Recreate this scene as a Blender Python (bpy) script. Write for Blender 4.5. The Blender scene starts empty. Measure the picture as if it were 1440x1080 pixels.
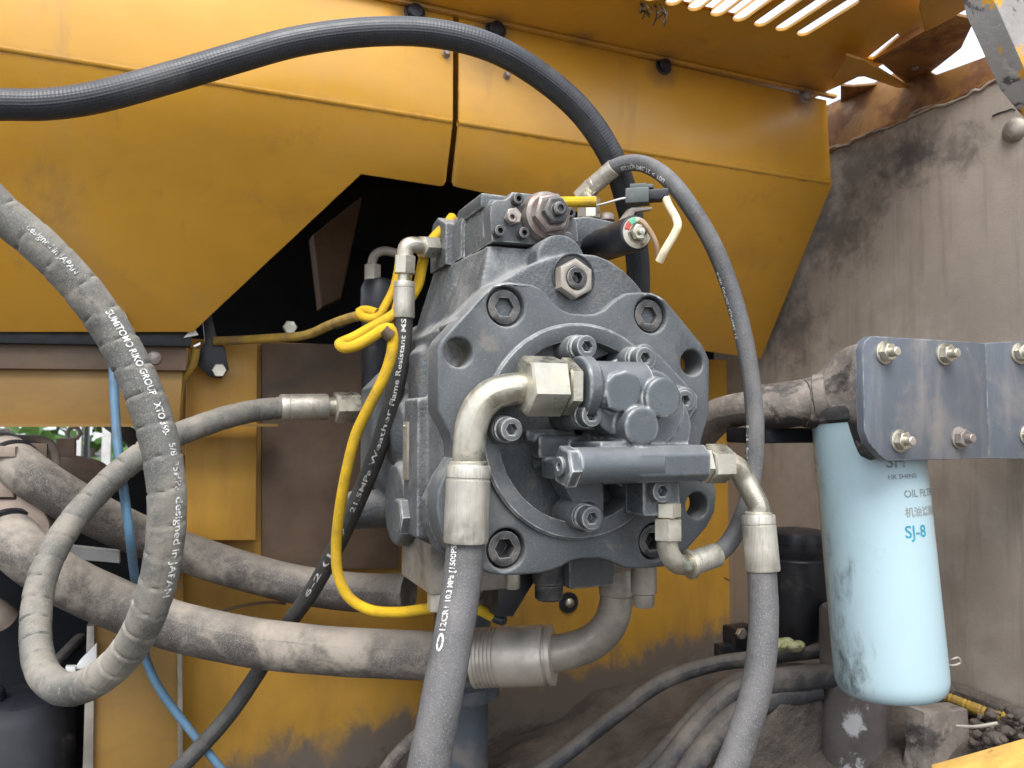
import bpy, bmesh, math, random
from mathutils import Vector, Matrix
from mathutils.geometry import delaunay_2d_cdt
random.seed(7)
SC = bpy.context.scene; COL = SC.collection
PI = math.pi
# ---------------------------------------------------------------- camera
F = 1080.0; YAW = math.radians(23); PITCH = math.radians(3)
FH = Vector((math.sin(YAW), math.cos(YAW), 0)); CR = Vector((math.cos(YAW), -math.sin(YAW), 0)); ZZ = Vector((0, 0, 1))
CF = FH*math.cos(PITCH) + ZZ*math.sin(PITCH); CU = -FH*math.sin(PITCH) + ZZ*math.cos(PITCH)
def ray(x, y): return CF + CR*((x-720)/F) + CU*((540-y)/F)
O = Vector((0, 0, 1.3))                       # centre of the pump's front flange; +Y runs into the machine
CAM = O - ray(815, 605)*0.8
cd = bpy.data.cameras.new('camera'); cam = bpy.data.objects.new('camera', cd); COL.objects.link(cam)
cam.location = CAM; cam.rotation_euler = (math.radians(93), 0, -YAW)
cd.lens = 27; cd.sensor_width = 36; cd.clip_start = 0.02; cd.clip_end = 500
cd.dof.use_dof = True; cd.dof.focus_distance = 0.78; cd.dof.aperture_fstop = 9
SC.camera = cam
# ---------------------------------------------------------------- sky, sun, exposure
SUN_EL = math.radians(56); sdx, sdy = -0.42, -0.91
W = bpy.data.worlds.new('World'); SC.world = W; W.use_nodes = True
wn = W.node_tree; bg = wn.nodes['Background']; sk = wn.nodes.new('ShaderNodeTexSky')
sk.sky_type = 'NISHITA'; sk.sun_disc = False; sk.sun_elevation = SUN_EL; sk.sun_rotation = math.atan2(sdx, sdy)
sk.dust_density = 4.0; sk.air_density = 1.0; sk.ozone_density = 1.5
# a thin bright overcast over the blue: soft cloud banks all round the sky
wt_ = wn.nodes.new('ShaderNodeTexCoord'); wz = wn.nodes.new('ShaderNodeTexNoise'); wz.inputs['Scale'].default_value = 2.2; wz.inputs['Detail'].default_value = 7; wz.inputs['Roughness'].default_value = .6
wr = wn.nodes.new('ShaderNodeMapRange'); wr.inputs[1].default_value = .36; wr.inputs[2].default_value = .62; wr.inputs[3].default_value = .55; wr.inputs[4].default_value = 1
wm = wn.nodes.new('ShaderNodeMix'); wm.data_type = 'RGBA'; wm.inputs[7].default_value = (4.0, 4.25, 4.6, 1)
wn.links.new(wt_.outputs['Generated'], wz.inputs['Vector']); wn.links.new(wz.outputs['Fac'], wr.inputs[0]); wn.links.new(wr.outputs[0], wm.inputs[0]); wn.links.new(sk.outputs[0], wm.inputs[6])
wn.links.new(wm.outputs[2], bg.inputs[0]); bg.inputs[1].default_value = 0.13
ld = bpy.data.lights.new('sun', 'SUN'); lo = bpy.data.objects.new('sun', ld); COL.objects.link(lo)
ld.energy = 1.3; ld.angle = math.radians(40); ld.color = (1.0, 0.975, 0.94)
sv = Vector((sdx*math.cos(SUN_EL), sdy*math.cos(SUN_EL), math.sin(SUN_EL)))
lo.rotation_euler = sv.to_track_quat('Z', 'Y').to_euler()
SC.view_settings.view_transform = 'Standard'; SC.view_settings.look = 'None'
SC.view_settings.exposure = 1.75; SC.view_settings.gamma = 1.0
# ---------------------------------------------------------------- pixel -> world helpers (real planes and depths)
def onY(x, y, v): r = ray(x, y); return CAM + r*((v-CAM.y)/r.y)
def onX(x, y, v): r = ray(x, y); return CAM + r*((v-CAM.x)/r.x)
def onZ(x, y, v): r = ray(x, y); return CAM + r*((v-CAM.z)/r.z)
def P(x, y, d): return CAM + ray(x, y)*d
def onPl(x, y, p0, n): r = ray(x, y); return CAM + r*((p0-CAM).dot(n)/r.dot(n))
# ---------------------------------------------------------------- materials
def mat(name, col, rough=.5, metal=0, var=.18, vs=25, layers=(), bump=(), wear=None, spec=.5, fine=None, coord='Object', weave=None, coat=0, dusty=None):
    """layers: (colour, scale(float or xyz), lo, hi, amount, rough) noise-masked coats of dirt, rust or dust;
    bump: (scale, strength_m) pairs; wear: (colour, bevel radius, amount) chipped edges; weave: (k_along, k_round, depth) on UVs"""
    m = bpy.data.materials.new(name); m.use_nodes = True; nt = m.node_tree; N = nt.nodes; L = nt.links
    b = N['Principled BSDF']; b.inputs['Metallic'].default_value = metal; b.inputs['Specular IOR Level'].default_value = spec
    if coat: b.inputs['Coat Weight'].default_value = coat; b.inputs['Coat Roughness'].default_value = .25
    tc = N.new('ShaderNodeTexCoord'); co = tc.outputs[coord]
    if coord == 'World':
        pass
    def noise(scale, detail=6, ro=.6, off=0, dist=0):
        n = N.new('ShaderNodeTexNoise'); n.inputs['Detail'].default_value = detail; n.inputs['Roughness'].default_value = ro
        n.inputs['Distortion'].default_value = dist
        mp = N.new('ShaderNodeMapping'); mp.inputs['Location'].default_value = (off, off*1.7, -off)
        if isinstance(scale, tuple): mp.inputs['Scale'].default_value = scale; n.inputs['Scale'].default_value = 1
        else: n.inputs['Scale'].default_value = scale
        L.new(co, mp.inputs[0]); L.new(mp.outputs[0], n.inputs['Vector']); return n.outputs['Fac']
    def ramp(s, lo_, hi_, a=0., c=1.):
        r = N.new('ShaderNodeMapRange'); r.interpolation_type = 'SMOOTHSTEP'
        for i, v in ((1, lo_), (2, hi_), (3, a), (4, c)): r.inputs[i].default_value = v
        L.new(s, r.inputs[0]); return r.outputs[0]
    def mix(f, a, c):
        x = N.new('ShaderNodeMix'); x.data_type = 'RGBA'
        if isinstance(f, float): x.inputs[0].default_value = f
        else: L.new(f, x.inputs[0])
        for i, v in ((6, a), (7, c)):
            if isinstance(v, tuple): x.inputs[i].default_value = (*v[:3], 1)
            else: L.new(v, x.inputs[i])
        return x.outputs[2]
    def mixf(f, a, c):
        x = N.new('ShaderNodeMix'); x.data_type = 'FLOAT'; L.new(f, x.inputs[0])
        for i, v in ((2, a), (3, c)):
            if isinstance(v, (float, int)): x.inputs[i].default_value = v
            else: L.new(v, x.inputs[i])
        return x.outputs[0]
    c = mix(ramp(noise(vs), .3, .7), tuple(k*(1-var) for k in col), tuple(min(1, k*(1+var)) for k in col))
    r = mixf(ramp(noise(vs*2.3, off=5), .3, .7), max(.03, rough-.1), min(1, rough+.1))
    mt = None
    if fine:                                   # speckle of fine dust: (colour, scale, lo, hi, amount)
        f = ramp(noise(fine[1], 3, .7, 9), fine[2], fine[3], 0, fine[4]); c = mix(f, c, fine[0]); r = mixf(f, r, .9)
    for i, (lc, sc_, a, d, am, lr) in enumerate(layers):
        if isinstance(sc_, dict):              # a stain with a place of its own: along a direction, or round a point, its edge broken by noise
            nz = noise(sc_['scale'], 8, .7, 2.3*(i+1), .4)
            if 'dir' in sc_:
                q = N.new('ShaderNodeVectorMath'); q.operation = 'DOT_PRODUCT'; L.new(co, q.inputs[0]); q.inputs[1].default_value = sc_['dir']
            else:
                ge0 = N.new('ShaderNodeNewGeometry'); q = N.new('ShaderNodeVectorMath'); q.operation = 'DISTANCE'; L.new(ge0.outputs['Position'], q.inputs[0]); q.inputs[1].default_value = sc_['at']
            ma = N.new('ShaderNodeMath'); ma.operation = 'MULTIPLY_ADD'; L.new(nz, ma.inputs[0]); ma.inputs[1].default_value = sc_['amp']; L.new(q.outputs['Value'], ma.inputs[2])
            f = ramp(ma.outputs[0], a, d, 0 if 'dir' in sc_ else am, am if 'dir' in sc_ else 0)
        else: f = ramp(noise(sc_, 9, .68, 3.1*(i+1), .3), a, d, 0, am)
        c = mix(f, c, lc); r = mixf(f, r, lr)
        if metal: mt = mixf(f, mt if mt is not None else metal, .0)
    if dusty:                                  # dust that has settled on what faces up: (colour, amount)
        ge1 = N.new('ShaderNodeNewGeometry'); sx = N.new('ShaderNodeSeparateXYZ'); L.new(ge1.outputs['Normal'], sx.inputs[0])
        q = N.new('ShaderNodeMath'); q.operation = 'MULTIPLY_ADD'; L.new(noise(30, 8, .7, 44), q.inputs[0]); q.inputs[1].default_value = 1.6; L.new(sx.outputs[2], q.inputs[2])
        f = ramp(q.outputs[0], .95, 1.75, 0, dusty[1]); c = mix(f, c, dusty[0]); r = mixf(f, r, .95)
    h = None
    def addh(x, s):
        nonlocal h
        q = N.new('ShaderNodeMath'); q.operation = 'MULTIPLY_ADD'; L.new(x, q.inputs[0]); q.inputs[1].default_value = s
        if h is None: q.inputs[2].default_value = 0
        else: L.new(h, q.inputs[2])
        h = q.outputs[0]
    for i, (s, st) in enumerate(bump): addh(noise(s, 4, .6, 20+i), st)
    if weave:
        sep = N.new('ShaderNodeSeparateXYZ'); L.new(tc.outputs['UV'], sep.inputs[0])
        def sn(kx, ky):
            p = N.new('ShaderNodeMath'); p.operation = 'MULTIPLY'; L.new(sep.outputs[0], p.inputs[0]); p.inputs[1].default_value = kx
            q = N.new('ShaderNodeMath'); q.operation = 'MULTIPLY_ADD'; L.new(sep.outputs[1], q.inputs[0]); q.inputs[1].default_value = ky; L.new(p.outputs[0], q.inputs[2])
            z = N.new('ShaderNodeMath'); z.operation = 'SINE'; L.new(q.outputs[0], z.inputs[0]); return z.outputs[0]
        ml = N.new('ShaderNodeMath'); ml.operation = 'MULTIPLY'; L.new(sn(weave[0], weave[1]), ml.inputs[0]); L.new(sn(weave[0], -weave[1]), ml.inputs[1])
        addh(ml.outputs[0], weave[2])
        if len(weave) > 3: c = mix(ramp(ml.outputs[0], -.9, -.2, weave[4], 0), c, weave[3])
    nrm = None
    if h is not None:
        bn = N.new('ShaderNodeBump'); bn.inputs['Strength'].default_value = 1; bn.inputs['Distance'].default_value = 1
        L.new(h, bn.inputs['Height']); nrm = bn.outputs[0]; L.new(nrm, b.inputs['Normal'])
    if wear:
        bv = N.new('ShaderNodeBevel'); bv.samples = 4; bv.inputs['Radius'].default_value = wear[1]
        ge = N.new('ShaderNodeNewGeometry'); dt = N.new('ShaderNodeVectorMath'); dt.operation = 'DOT_PRODUCT'
        L.new(bv.outputs[0], dt.inputs[0]); L.new(ge.outputs['Normal'], dt.inputs[1])
        e = ramp(dt.outputs['Value'], .985, .9); nn = ramp(noise(60, off=31), .35, .65)
        mu = N.new('ShaderNodeMath'); mu.operation = 'MULTIPLY'; L.new(e, mu.inputs[0]); L.new(nn, mu.inputs[1])
        m2 = N.new('ShaderNodeMath'); m2.operation = 'MULTIPLY'; L.new(mu.outputs[0], m2.inputs[0]); m2.inputs[1].default_value = wear[2]
        c = mix(m2.outputs[0], c, wear[0])
    L.new(c, b.inputs['Base Color']); L.new(r, b.inputs['Roughness'])
    if mt is not None: L.new(mt, b.inputs['Metallic'])
    return m
DUST = (.30, .255, .21); MUD = (.13, .105, .085); RUST = (.13, .05, .025); BLK = (.012, .012, .014)
M = {}
M['yellow'] = mat('yellow_paint', (.60, .30, .026), .38, var=.06, vs=6, layers=[((.36, .17, .03), (3, 3, 9), .48, .8, .5, .6), ((.42, .27, .13), (5, 5, 2), .5, .82, .5, .8), ((.30, .17, .06), (22, 22, 3), .56, .74, .4, .8), ((.16, .085, .04), 130, .715, .75, .8, .8), ((.10, .06, .035), 60, .735, .76, .8, .8)] + [((.17, .10, .055), dict(at=onY(*q, .247), scale=45, amp=-.03), -.006, .022, .65, .85) for q in ((697, 46), (933, 97), (1131, 139), (583, 22), (817, 40))], bump=[(5, .0016), (400, .00003)], coat=.3, wear=((.17, .085, .035), .004, .9))
M['yellow_dirty'] = mat('yellow_paint_dirty', (.46, .245, .03), .5, var=.1, vs=7, layers=[((.26, .13, .03), (14, 14, 2.5), .42, .75, .6, .7), ((.3, .22, .12), 9, .5, .75, .5, .9), (MUD, (9, 9, 3), .58, .72, .8, .9), (RUST, 30, .68, .74, .6, .9)], bump=[(60, .0003)])
M['yellow_rail'] = mat('yellow_paint_rusting', (.26, .125, .03), .55, var=.2, vs=12, layers=[(RUST, 14, .45, .62, .85, .85), ((.05, .03, .025), 22, .56, .7, .7, .9)], bump=[(80, .0006)])
M['brown'] = mat('brown_panel', (.11, .07, .045), .7, var=.25, vs=9, layers=[((.06, .055, .04), (3, 3, 14), .5, .75, .7, .8), ((.2, .13, .05), 6, .55, .8, .5, .8)], bump=[(60, .0003)])
STAIN_SHADE = (.035, .033, .036)  # black for stains and for the shade painted beside the guard
def spot(px, py, r, c=STAIN_SHADE, am=.66, sc=30): return (c, dict(at=onX(px, py, .637), scale=sc, amp=-r*2.2), -r*1.1, -r*.25, am, .9)
M['wall'] = mat('dusty_painted_steel', (.31, .262, .217), .75, var=.12, vs=5, layers=[spot(1215, 240, .13), spot(1180, 330, .12), spot(1110, 460, .13), spot(1360, 205, .06), spot(1285, 215, .08, am=.8), (STAIN_SHADE, 6.5, .60, .76, .5, .9), ((.17, .12, .085), (26, 26, 2.5), .58, .72, .5, .9), ((.43, .385, .33), 4, .48, .7, .7, .9), ((.15, .128, .11), (30, 30, 2.2), .5, .72, .5, .9), ((.45, .40, .35), (40, 40, 3), .58, .72, .4, .9)], fine=((.22, .185, .16), 700, .5, .66, .35), bump=[(300, .0003), (9, .0016)])
M['cast'] = mat('grey_cast_paint', (.074, .083, .089), .5, var=.12, vs=14, layers=[((.20, .195, .19), 11, .48, .72, .5, .85), ((.035, .034, .033), (26, 26, 9), .54, .70, .7, .6), ((.17, .145, .12), 24, .56, .70, .6, .9)], fine=((.27, .27, .265), 700, .55, .68, .4), bump=[(260, .0013), (90, .0008)], wear=((.50, .52, .51), .0040, .85), dusty=((.34, .335, .32), .6))
M['castsmooth'] = mat('grey_machined_paint', (.073, .081, .086), .45, var=.1, vs=16, layers=[((.2, .195, .19), 14, .5, .75, .45, .85), ((.045, .045, .046), (30, 30, 10), .55, .71, .6, .6), ((.19, .165, .135), 30, .58, .70, .55, .9)], fine=((.27, .275, .27), 520, .54, .70, .28), bump=[(500, .00012), (30, .0003)], wear=((.62, .64, .62), .0024, 1.0), dusty=((.34, .335, .32), .35))
M['gearpump'] = mat('blue_grey_gloss_paint', (.074, .085, .092), .34, var=.08, vs=30, layers=[((.03, .03, .03), 22, .6, .75, .5, .5), ((.27, .26, .245), 16, .58, .72, .4, .85)], fine=((.33, .32, .3), 900, .62, .7, .4), bump=[(40, .0005), (260, .0002)], wear=((.70, .70, .68), .0046, 1.0), coat=.2, dusty=((.32, .32, .31), .2))
M['bore'] = mat('dark_bore', (.020, .022, .025), .5, layers=[((.07, .066, .062), 14, .5, .7, .6, .8)], bump=[(300, .0002)])  # near-black on the bore, counterbore floors, plug recess and threaded holes
M['boltblk'] = mat('black_oxide_steel', (.05, .05, .052), .45, .35, var=.2, vs=60, layers=[((.17, .155, .14), 40, .46, .66, .75, .85)], bump=[(500, .0001)], wear=((.5, .5, .47), .0014, .9))
M['boltdeep'] = mat('black_oxide_shadowed', (.02, .02, .021), .6, layers=[((.1, .09, .08), 90, .5, .7, .5, .9)])
M['zinc'] = mat('yellow_zinc_steel', (.50, .47, .38), .27, .9, var=.12, vs=25, layers=[((.40, .33, .19), 22, .5, .75, .55, .5), ((.5, .48, .45), 12, .5, .7, .45, .75), (RUST, 60, .68, .76, .7, .9)], fine=((.40, .37, .32), 700, .58, .7, .35), bump=[(260, .00012), (60, .0003)])
M['ferrule'] = mat('zinc_ferrule', (.50, .48, .42), .42, .75, var=.14, vs=40, layers=[((.26, .22, .16), (420, 420, 9), .46, .66, .8, .7), ((.16, .14, .11), (240, 240, 14), .58, .72, .7, .8), ((.5, .48, .45), 25, .5, .7, .5, .8)], bump=[((300, 300, 30), .0003)])
M['steeldull'] = mat('dull_grease_steel', (.34, .31, .27), .45, .6, var=.25, vs=20, layers=[((.07, .06, .05), 18, .5, .7, .75, .6), (DUST, 12, .5, .7, .6, .9)], bump=[(200, .0002)])
M['collar'] = mat('silvery_crimp_collar', (.52, .48, .42), .42, .6, var=.15, vs=18, layers=[((.36, .31, .25), 16, .48, .72, .7, .8), ((.10, .085, .07), (20, 20, 20), .60, .74, .7, .6)], bump=[(220, .0002)])
M['hexrust'] = mat('stained_nut', (.27, .23, .21), .5, .6, var=.3, vs=50, layers=[((.16, .07, .045), 45, .5, .65, .75, .8), ((.3, .27, .25), 30, .5, .7, .6, .85)], bump=[(300, .0002)])
def rubber(name, c, dust, a=.42, b_=.68, am=.75, bump=.0004, fine=.5, **k):
    return mat(name, c, .62, var=.25, vs=18, layers=[(dust, 9, a, b_, am, .95), (tuple(x*.8 for x in dust), 45, .5, .7, .5, .95), ((.03, .028, .027), 26, .6, .72, .5, .7)], fine=(tuple(min(1, x*1.4) for x in dust), 900, .54, .66, fine), bump=[(300, bump), (70, .0004)], dusty=(tuple(min(1, x*1.15) for x in dust), .42), **k)
M['rub_black'] = mat('black_braided_rubber', (.028, .03, .036), .42, var=.15, vs=12, layers=[((.11, .105, .105), 10, .5, .75, .55, .8)], fine=((.2, .2, .2), 900, .6, .7, .3), weave=(820, 980, .00013), bump=[(200, .0002)])
M['rub_wrap'] = rubber('wrapped_hose_rubber', (.085, .085, .078), (.29, .26, .215), .42, .66, .85)
M['rub_dusty'] = rubber('dusty_brown_rubber', (.065, .058, .053), (.33, .29, .24), .47, .66, .85)
M['rub_front'] = rubber('grey_speckled_rubber', (.075, .073, .074), (.17, .16, .155), .42, .7, .6, .0005, .75)
M['rub_slim'] = rubber('dark_slim_rubber', (.03, .03, .03), (.13, .12, .105), .5, .72, .6, .0002, .3)
M['rub_arch'] = rubber('grey_arch_rubber', (.07, .072, .078), (.19, .18, .17), .45, .7, .55, .0003, .6)
M['rub_cable'] = rubber('dusty_cable_rubber', (.02, .022, .027), (.17, .145, .12), .46, .7, .7, .0002, .3)
M['sleeve'] = mat('yellow_woven_sleeve', (.74, .46, .008), .65, var=.12, vs=40, layers=[((.36, .24, .05), 35, .48, .72, .65, .85)], weave=(2300, 2000, .0004, (.36, .20, .0), .7))
M['sleeve_old'] = mat('yellow_sleeve_dusty', (.48, .29, .035), .75, var=.2, vs=40, layers=[((.2, .15, .08), 30, .42, .65, .7, .9)], weave=(3400, 2600, .0003, (.25, .15, .02), .5))
M['blue'] = mat('blue_cable_jacket', (.085, .18, .275), .5, var=.15, vs=30, layers=[((.10, .105, .11), 22, .46, .7, .7, .8)], bump=[(200, .0002)])
M['plate'] = mat('blue_grey_bracket_paint', (.098, .112, .134), .42, var=.06, vs=8, layers=[((.24, .215, .20), (26, 26, 4), .48, .72, .6, .8), ((.26, .23, .2), 7, .5, .7, .5, .9), ((.42, .42, .40), 110, .66, .72, .7, .8), ((.07, .075, .09), 40, .6, .72, .5, .6)], bump=[(300, .0001)], wear=((.42, .45, .44), .002, .8))
M['canister'] = mat('pale_blue_enamel', (.36, .49, .54), .36, var=.03, vs=5, layers=[((.36, .39, .37), (6, 6, 2), .5, .8, .6, .6), ((.27, .25, .17), dict(dir=(CR*.35+ZZ*.95)/.2, scale=26, amp=.6), 1.05, 1.32, .85, .7), ((.36, .37, .34), dict(dir=(CR*1.5+ZZ*.3)/.1, scale=(30, 30, 8), amp=.8), 1.0, 1.5, .6, .7), ((.026, .024, .023), dict(dir=-(CR*.95+CF*.25+ZZ*.07)/.063, scale=(60, 60, 26), amp=1.0), 1.42, 1.85, .97, .7)], bump=[(6, .0006)], coat=.2)
M['grime'] = mat('oily_black_grime', (.028, .026, .025), .75, var=.4, vs=40, layers=[((.2, .17, .145), 20, .52, .66, .7, .95)], bump=[(120, .0012)])
M['headcast'] = mat('dusty_oily_shaded_casting', (.19, .165, .145), .8, var=.25, vs=25, layers=[((.022, .02, .02), dict(dir=(-CR*.25-ZZ*.95+CF*.2)/.05, scale=22, amp=1.6), .80, 1.15, .95, .6), ((.022, .02, .02), 13, .52, .62, .8, .7), ((.34, .29, .25), 30, .52, .66, .7, .95)], bump=[(110, .0015), (400, .0004)])  # black undersides: oil soak, with the elbow's shade painted in too
M['black'] = mat('black_plastic', (.011, .012, .017), .42, var=.2, vs=20, layers=[((.1, .09, .08), 14, .56, .74, .5, .9)])
M['beam'] = mat('beam_brownish_yellow', (.24, .135, .03), .55, var=.12, vs=7, layers=[((.17, .085, .03), (3, 9, 9), .45, .75, .6, .7), (MUD, (4, 9, 9), .58, .74, .6, .9)], bump=[(60, .0003)])  # brownish yellow, darkened so the beam's shade sits in its colour
M['bulk'] = mat('bulkhead_yellow_muddy', (.44, .235, .03), .5, var=.1, vs=7, layers=[((.24, .12, .03), (14, 14, 2.5), .42, .75, .6, .7), (RUST, 30, .68, .74, .6, .9), ((.16, .12, .085), dict(dir=(.35, 0, -3.2), scale=(7, 7, 3.5), amp=.9), 1.06, 1.36, .75, .9), (MUD, dict(dir=(.45, 0, -4), scale=(11, 11, 7), amp=.95), 1.30, 1.48, .96, .95), ((.05, .04, .036), dict(dir=(.22, 0, -4), scale=26, amp=1.2), 1.72, 2.0, .8, .95)], bump=[(60, .0004)])
M['darkbay'] = mat('bay_shade_black', (.007, .008, .011), .75, spec=.2, var=.3, vs=6, layers=[((.014, .013, .012), 5, .5, .7, .6, .8)])  # near-black base puts the bay's deep shade into the colour
M['bluegrey'] = mat('blue_grey_pipe_paint', (.06, .072, .088), .5, var=.2, vs=12, layers=[((.16, .135, .115), 12, .5, .68, .75, .95)], bump=[(150, .0003)])
M['deck'] = mat('caked_mud', (.085, .069, .058), .95, var=.3, vs=14, layers=[((.15, .122, .102), 7, .45, .7, .7, 1), ((.04, .033, .03), 20, .52, .7, .6, 1)], bump=[(60, .006), (300, .0015)])
M['tan'] = mat('tan_dusty_block', (.30, .235, .19), .75, var=.18, vs=14, layers=[((.14, .105, .085), 16, .5, .72, .6, .9), ((.42, .35, .3), 9, .5, .75, .5, .95)], bump=[(200, .0003)])
M['white'] = mat('white_painted_strip', (.72, .72, .70), .5, var=.06, vs=20, layers=[((.4, .38, .34), 18, .5, .75, .6, .8)])
M['print'] = mat('white_print', (.74, .74, .70), .7, var=.1, vs=300, layers=[((.20, .19, .18), 330, .50, .58, .85, .9), ((.16, .15, .14), 70, .55, .66, .8, .9)])
M['printfaint'] = mat('worn_white_print', (.5, .5, .48), .7, var=.2, vs=300, layers=[((.12, .11, .105), 200, .47, .58, .9, .9)])
M['ink'] = mat('dark_ink', (.17, .18, .18), .6, layers=[((.36, .46, .48), 260, .5, .6, .8, .5)]); M['inkblue'] = mat('teal_ink', (.03, .25, .34), .5)
M['inkfaint'] = mat('faded_ink', (.25, .26, .26), .6)
M['conn'] = mat('grey_green_plastic', (.075, .09, .085), .5, var=.12, vs=60, layers=[((.2, .19, .17), 50, .54, .7, .5, .9)])
M['cream'] = mat('cream_wire_sleeve', (.66, .56, .38), .55, var=.12, vs=60, layers=[((.4, .3, .17), 70, .5, .7, .5, .8)])
M['brownwire'] = mat('brown_wire', (.25, .16, .09), .6); M['red'] = mat('red_paint', (.42, .06, .05), .5); M['green'] = mat('green_paint', (.12, .42, .25), .5)
M['peel'] = mat('peeling_paint', (.36, .34, .32), .7, var=.2, vs=12, layers=[((.72, .36, .04), 17, .555, .575, 1, .5), ((.07, .065, .07), 13, .56, .60, .9, .8), ((.6, .57, .53), 30, .57, .62, .6, .8)], bump=[(60, .001)])
M['leaf'] = mat('leaf_green', (.07, .15, .025), .5, var=.5, vs=4); M['bark'] = mat('bark', (.08, .06, .045), .9)
M['soil'] = mat('yard_ground', (.05, .045, .038), .95, var=.25, vs=.8, layers=[((.065, .06, .05), .35, .45, .7, .6, 1)], bump=[(12, .01)])
M['foam'] = mat('pale_yellow_foam', (.40, .41, .22), .9, var=.2, vs=80, bump=[(140, .003)])
M['orangewood'] = mat('orange_yellow_board', (.62, .36, .08), .6, var=.2, vs=25, layers=[((.72, .55, .25), 18, .5, .7, .7, .7), ((.3, .13, .04), 25, .58, .7, .7, .8)], bump=[(90, .0008)])
M['paintpatch'] = mat('brown_post_with_pale_patch', (.10, .085, .08), .85, var=.2, vs=20, layers=[((.42, .42, .42), 14, .60, .64, .8, .7), ((.46, .46, .46), dict(at=P(1200, 1022, 1.045), scale=55, amp=-.05), -.012, -.004, .95, .6)], bump=[(120, .0008)])
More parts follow.
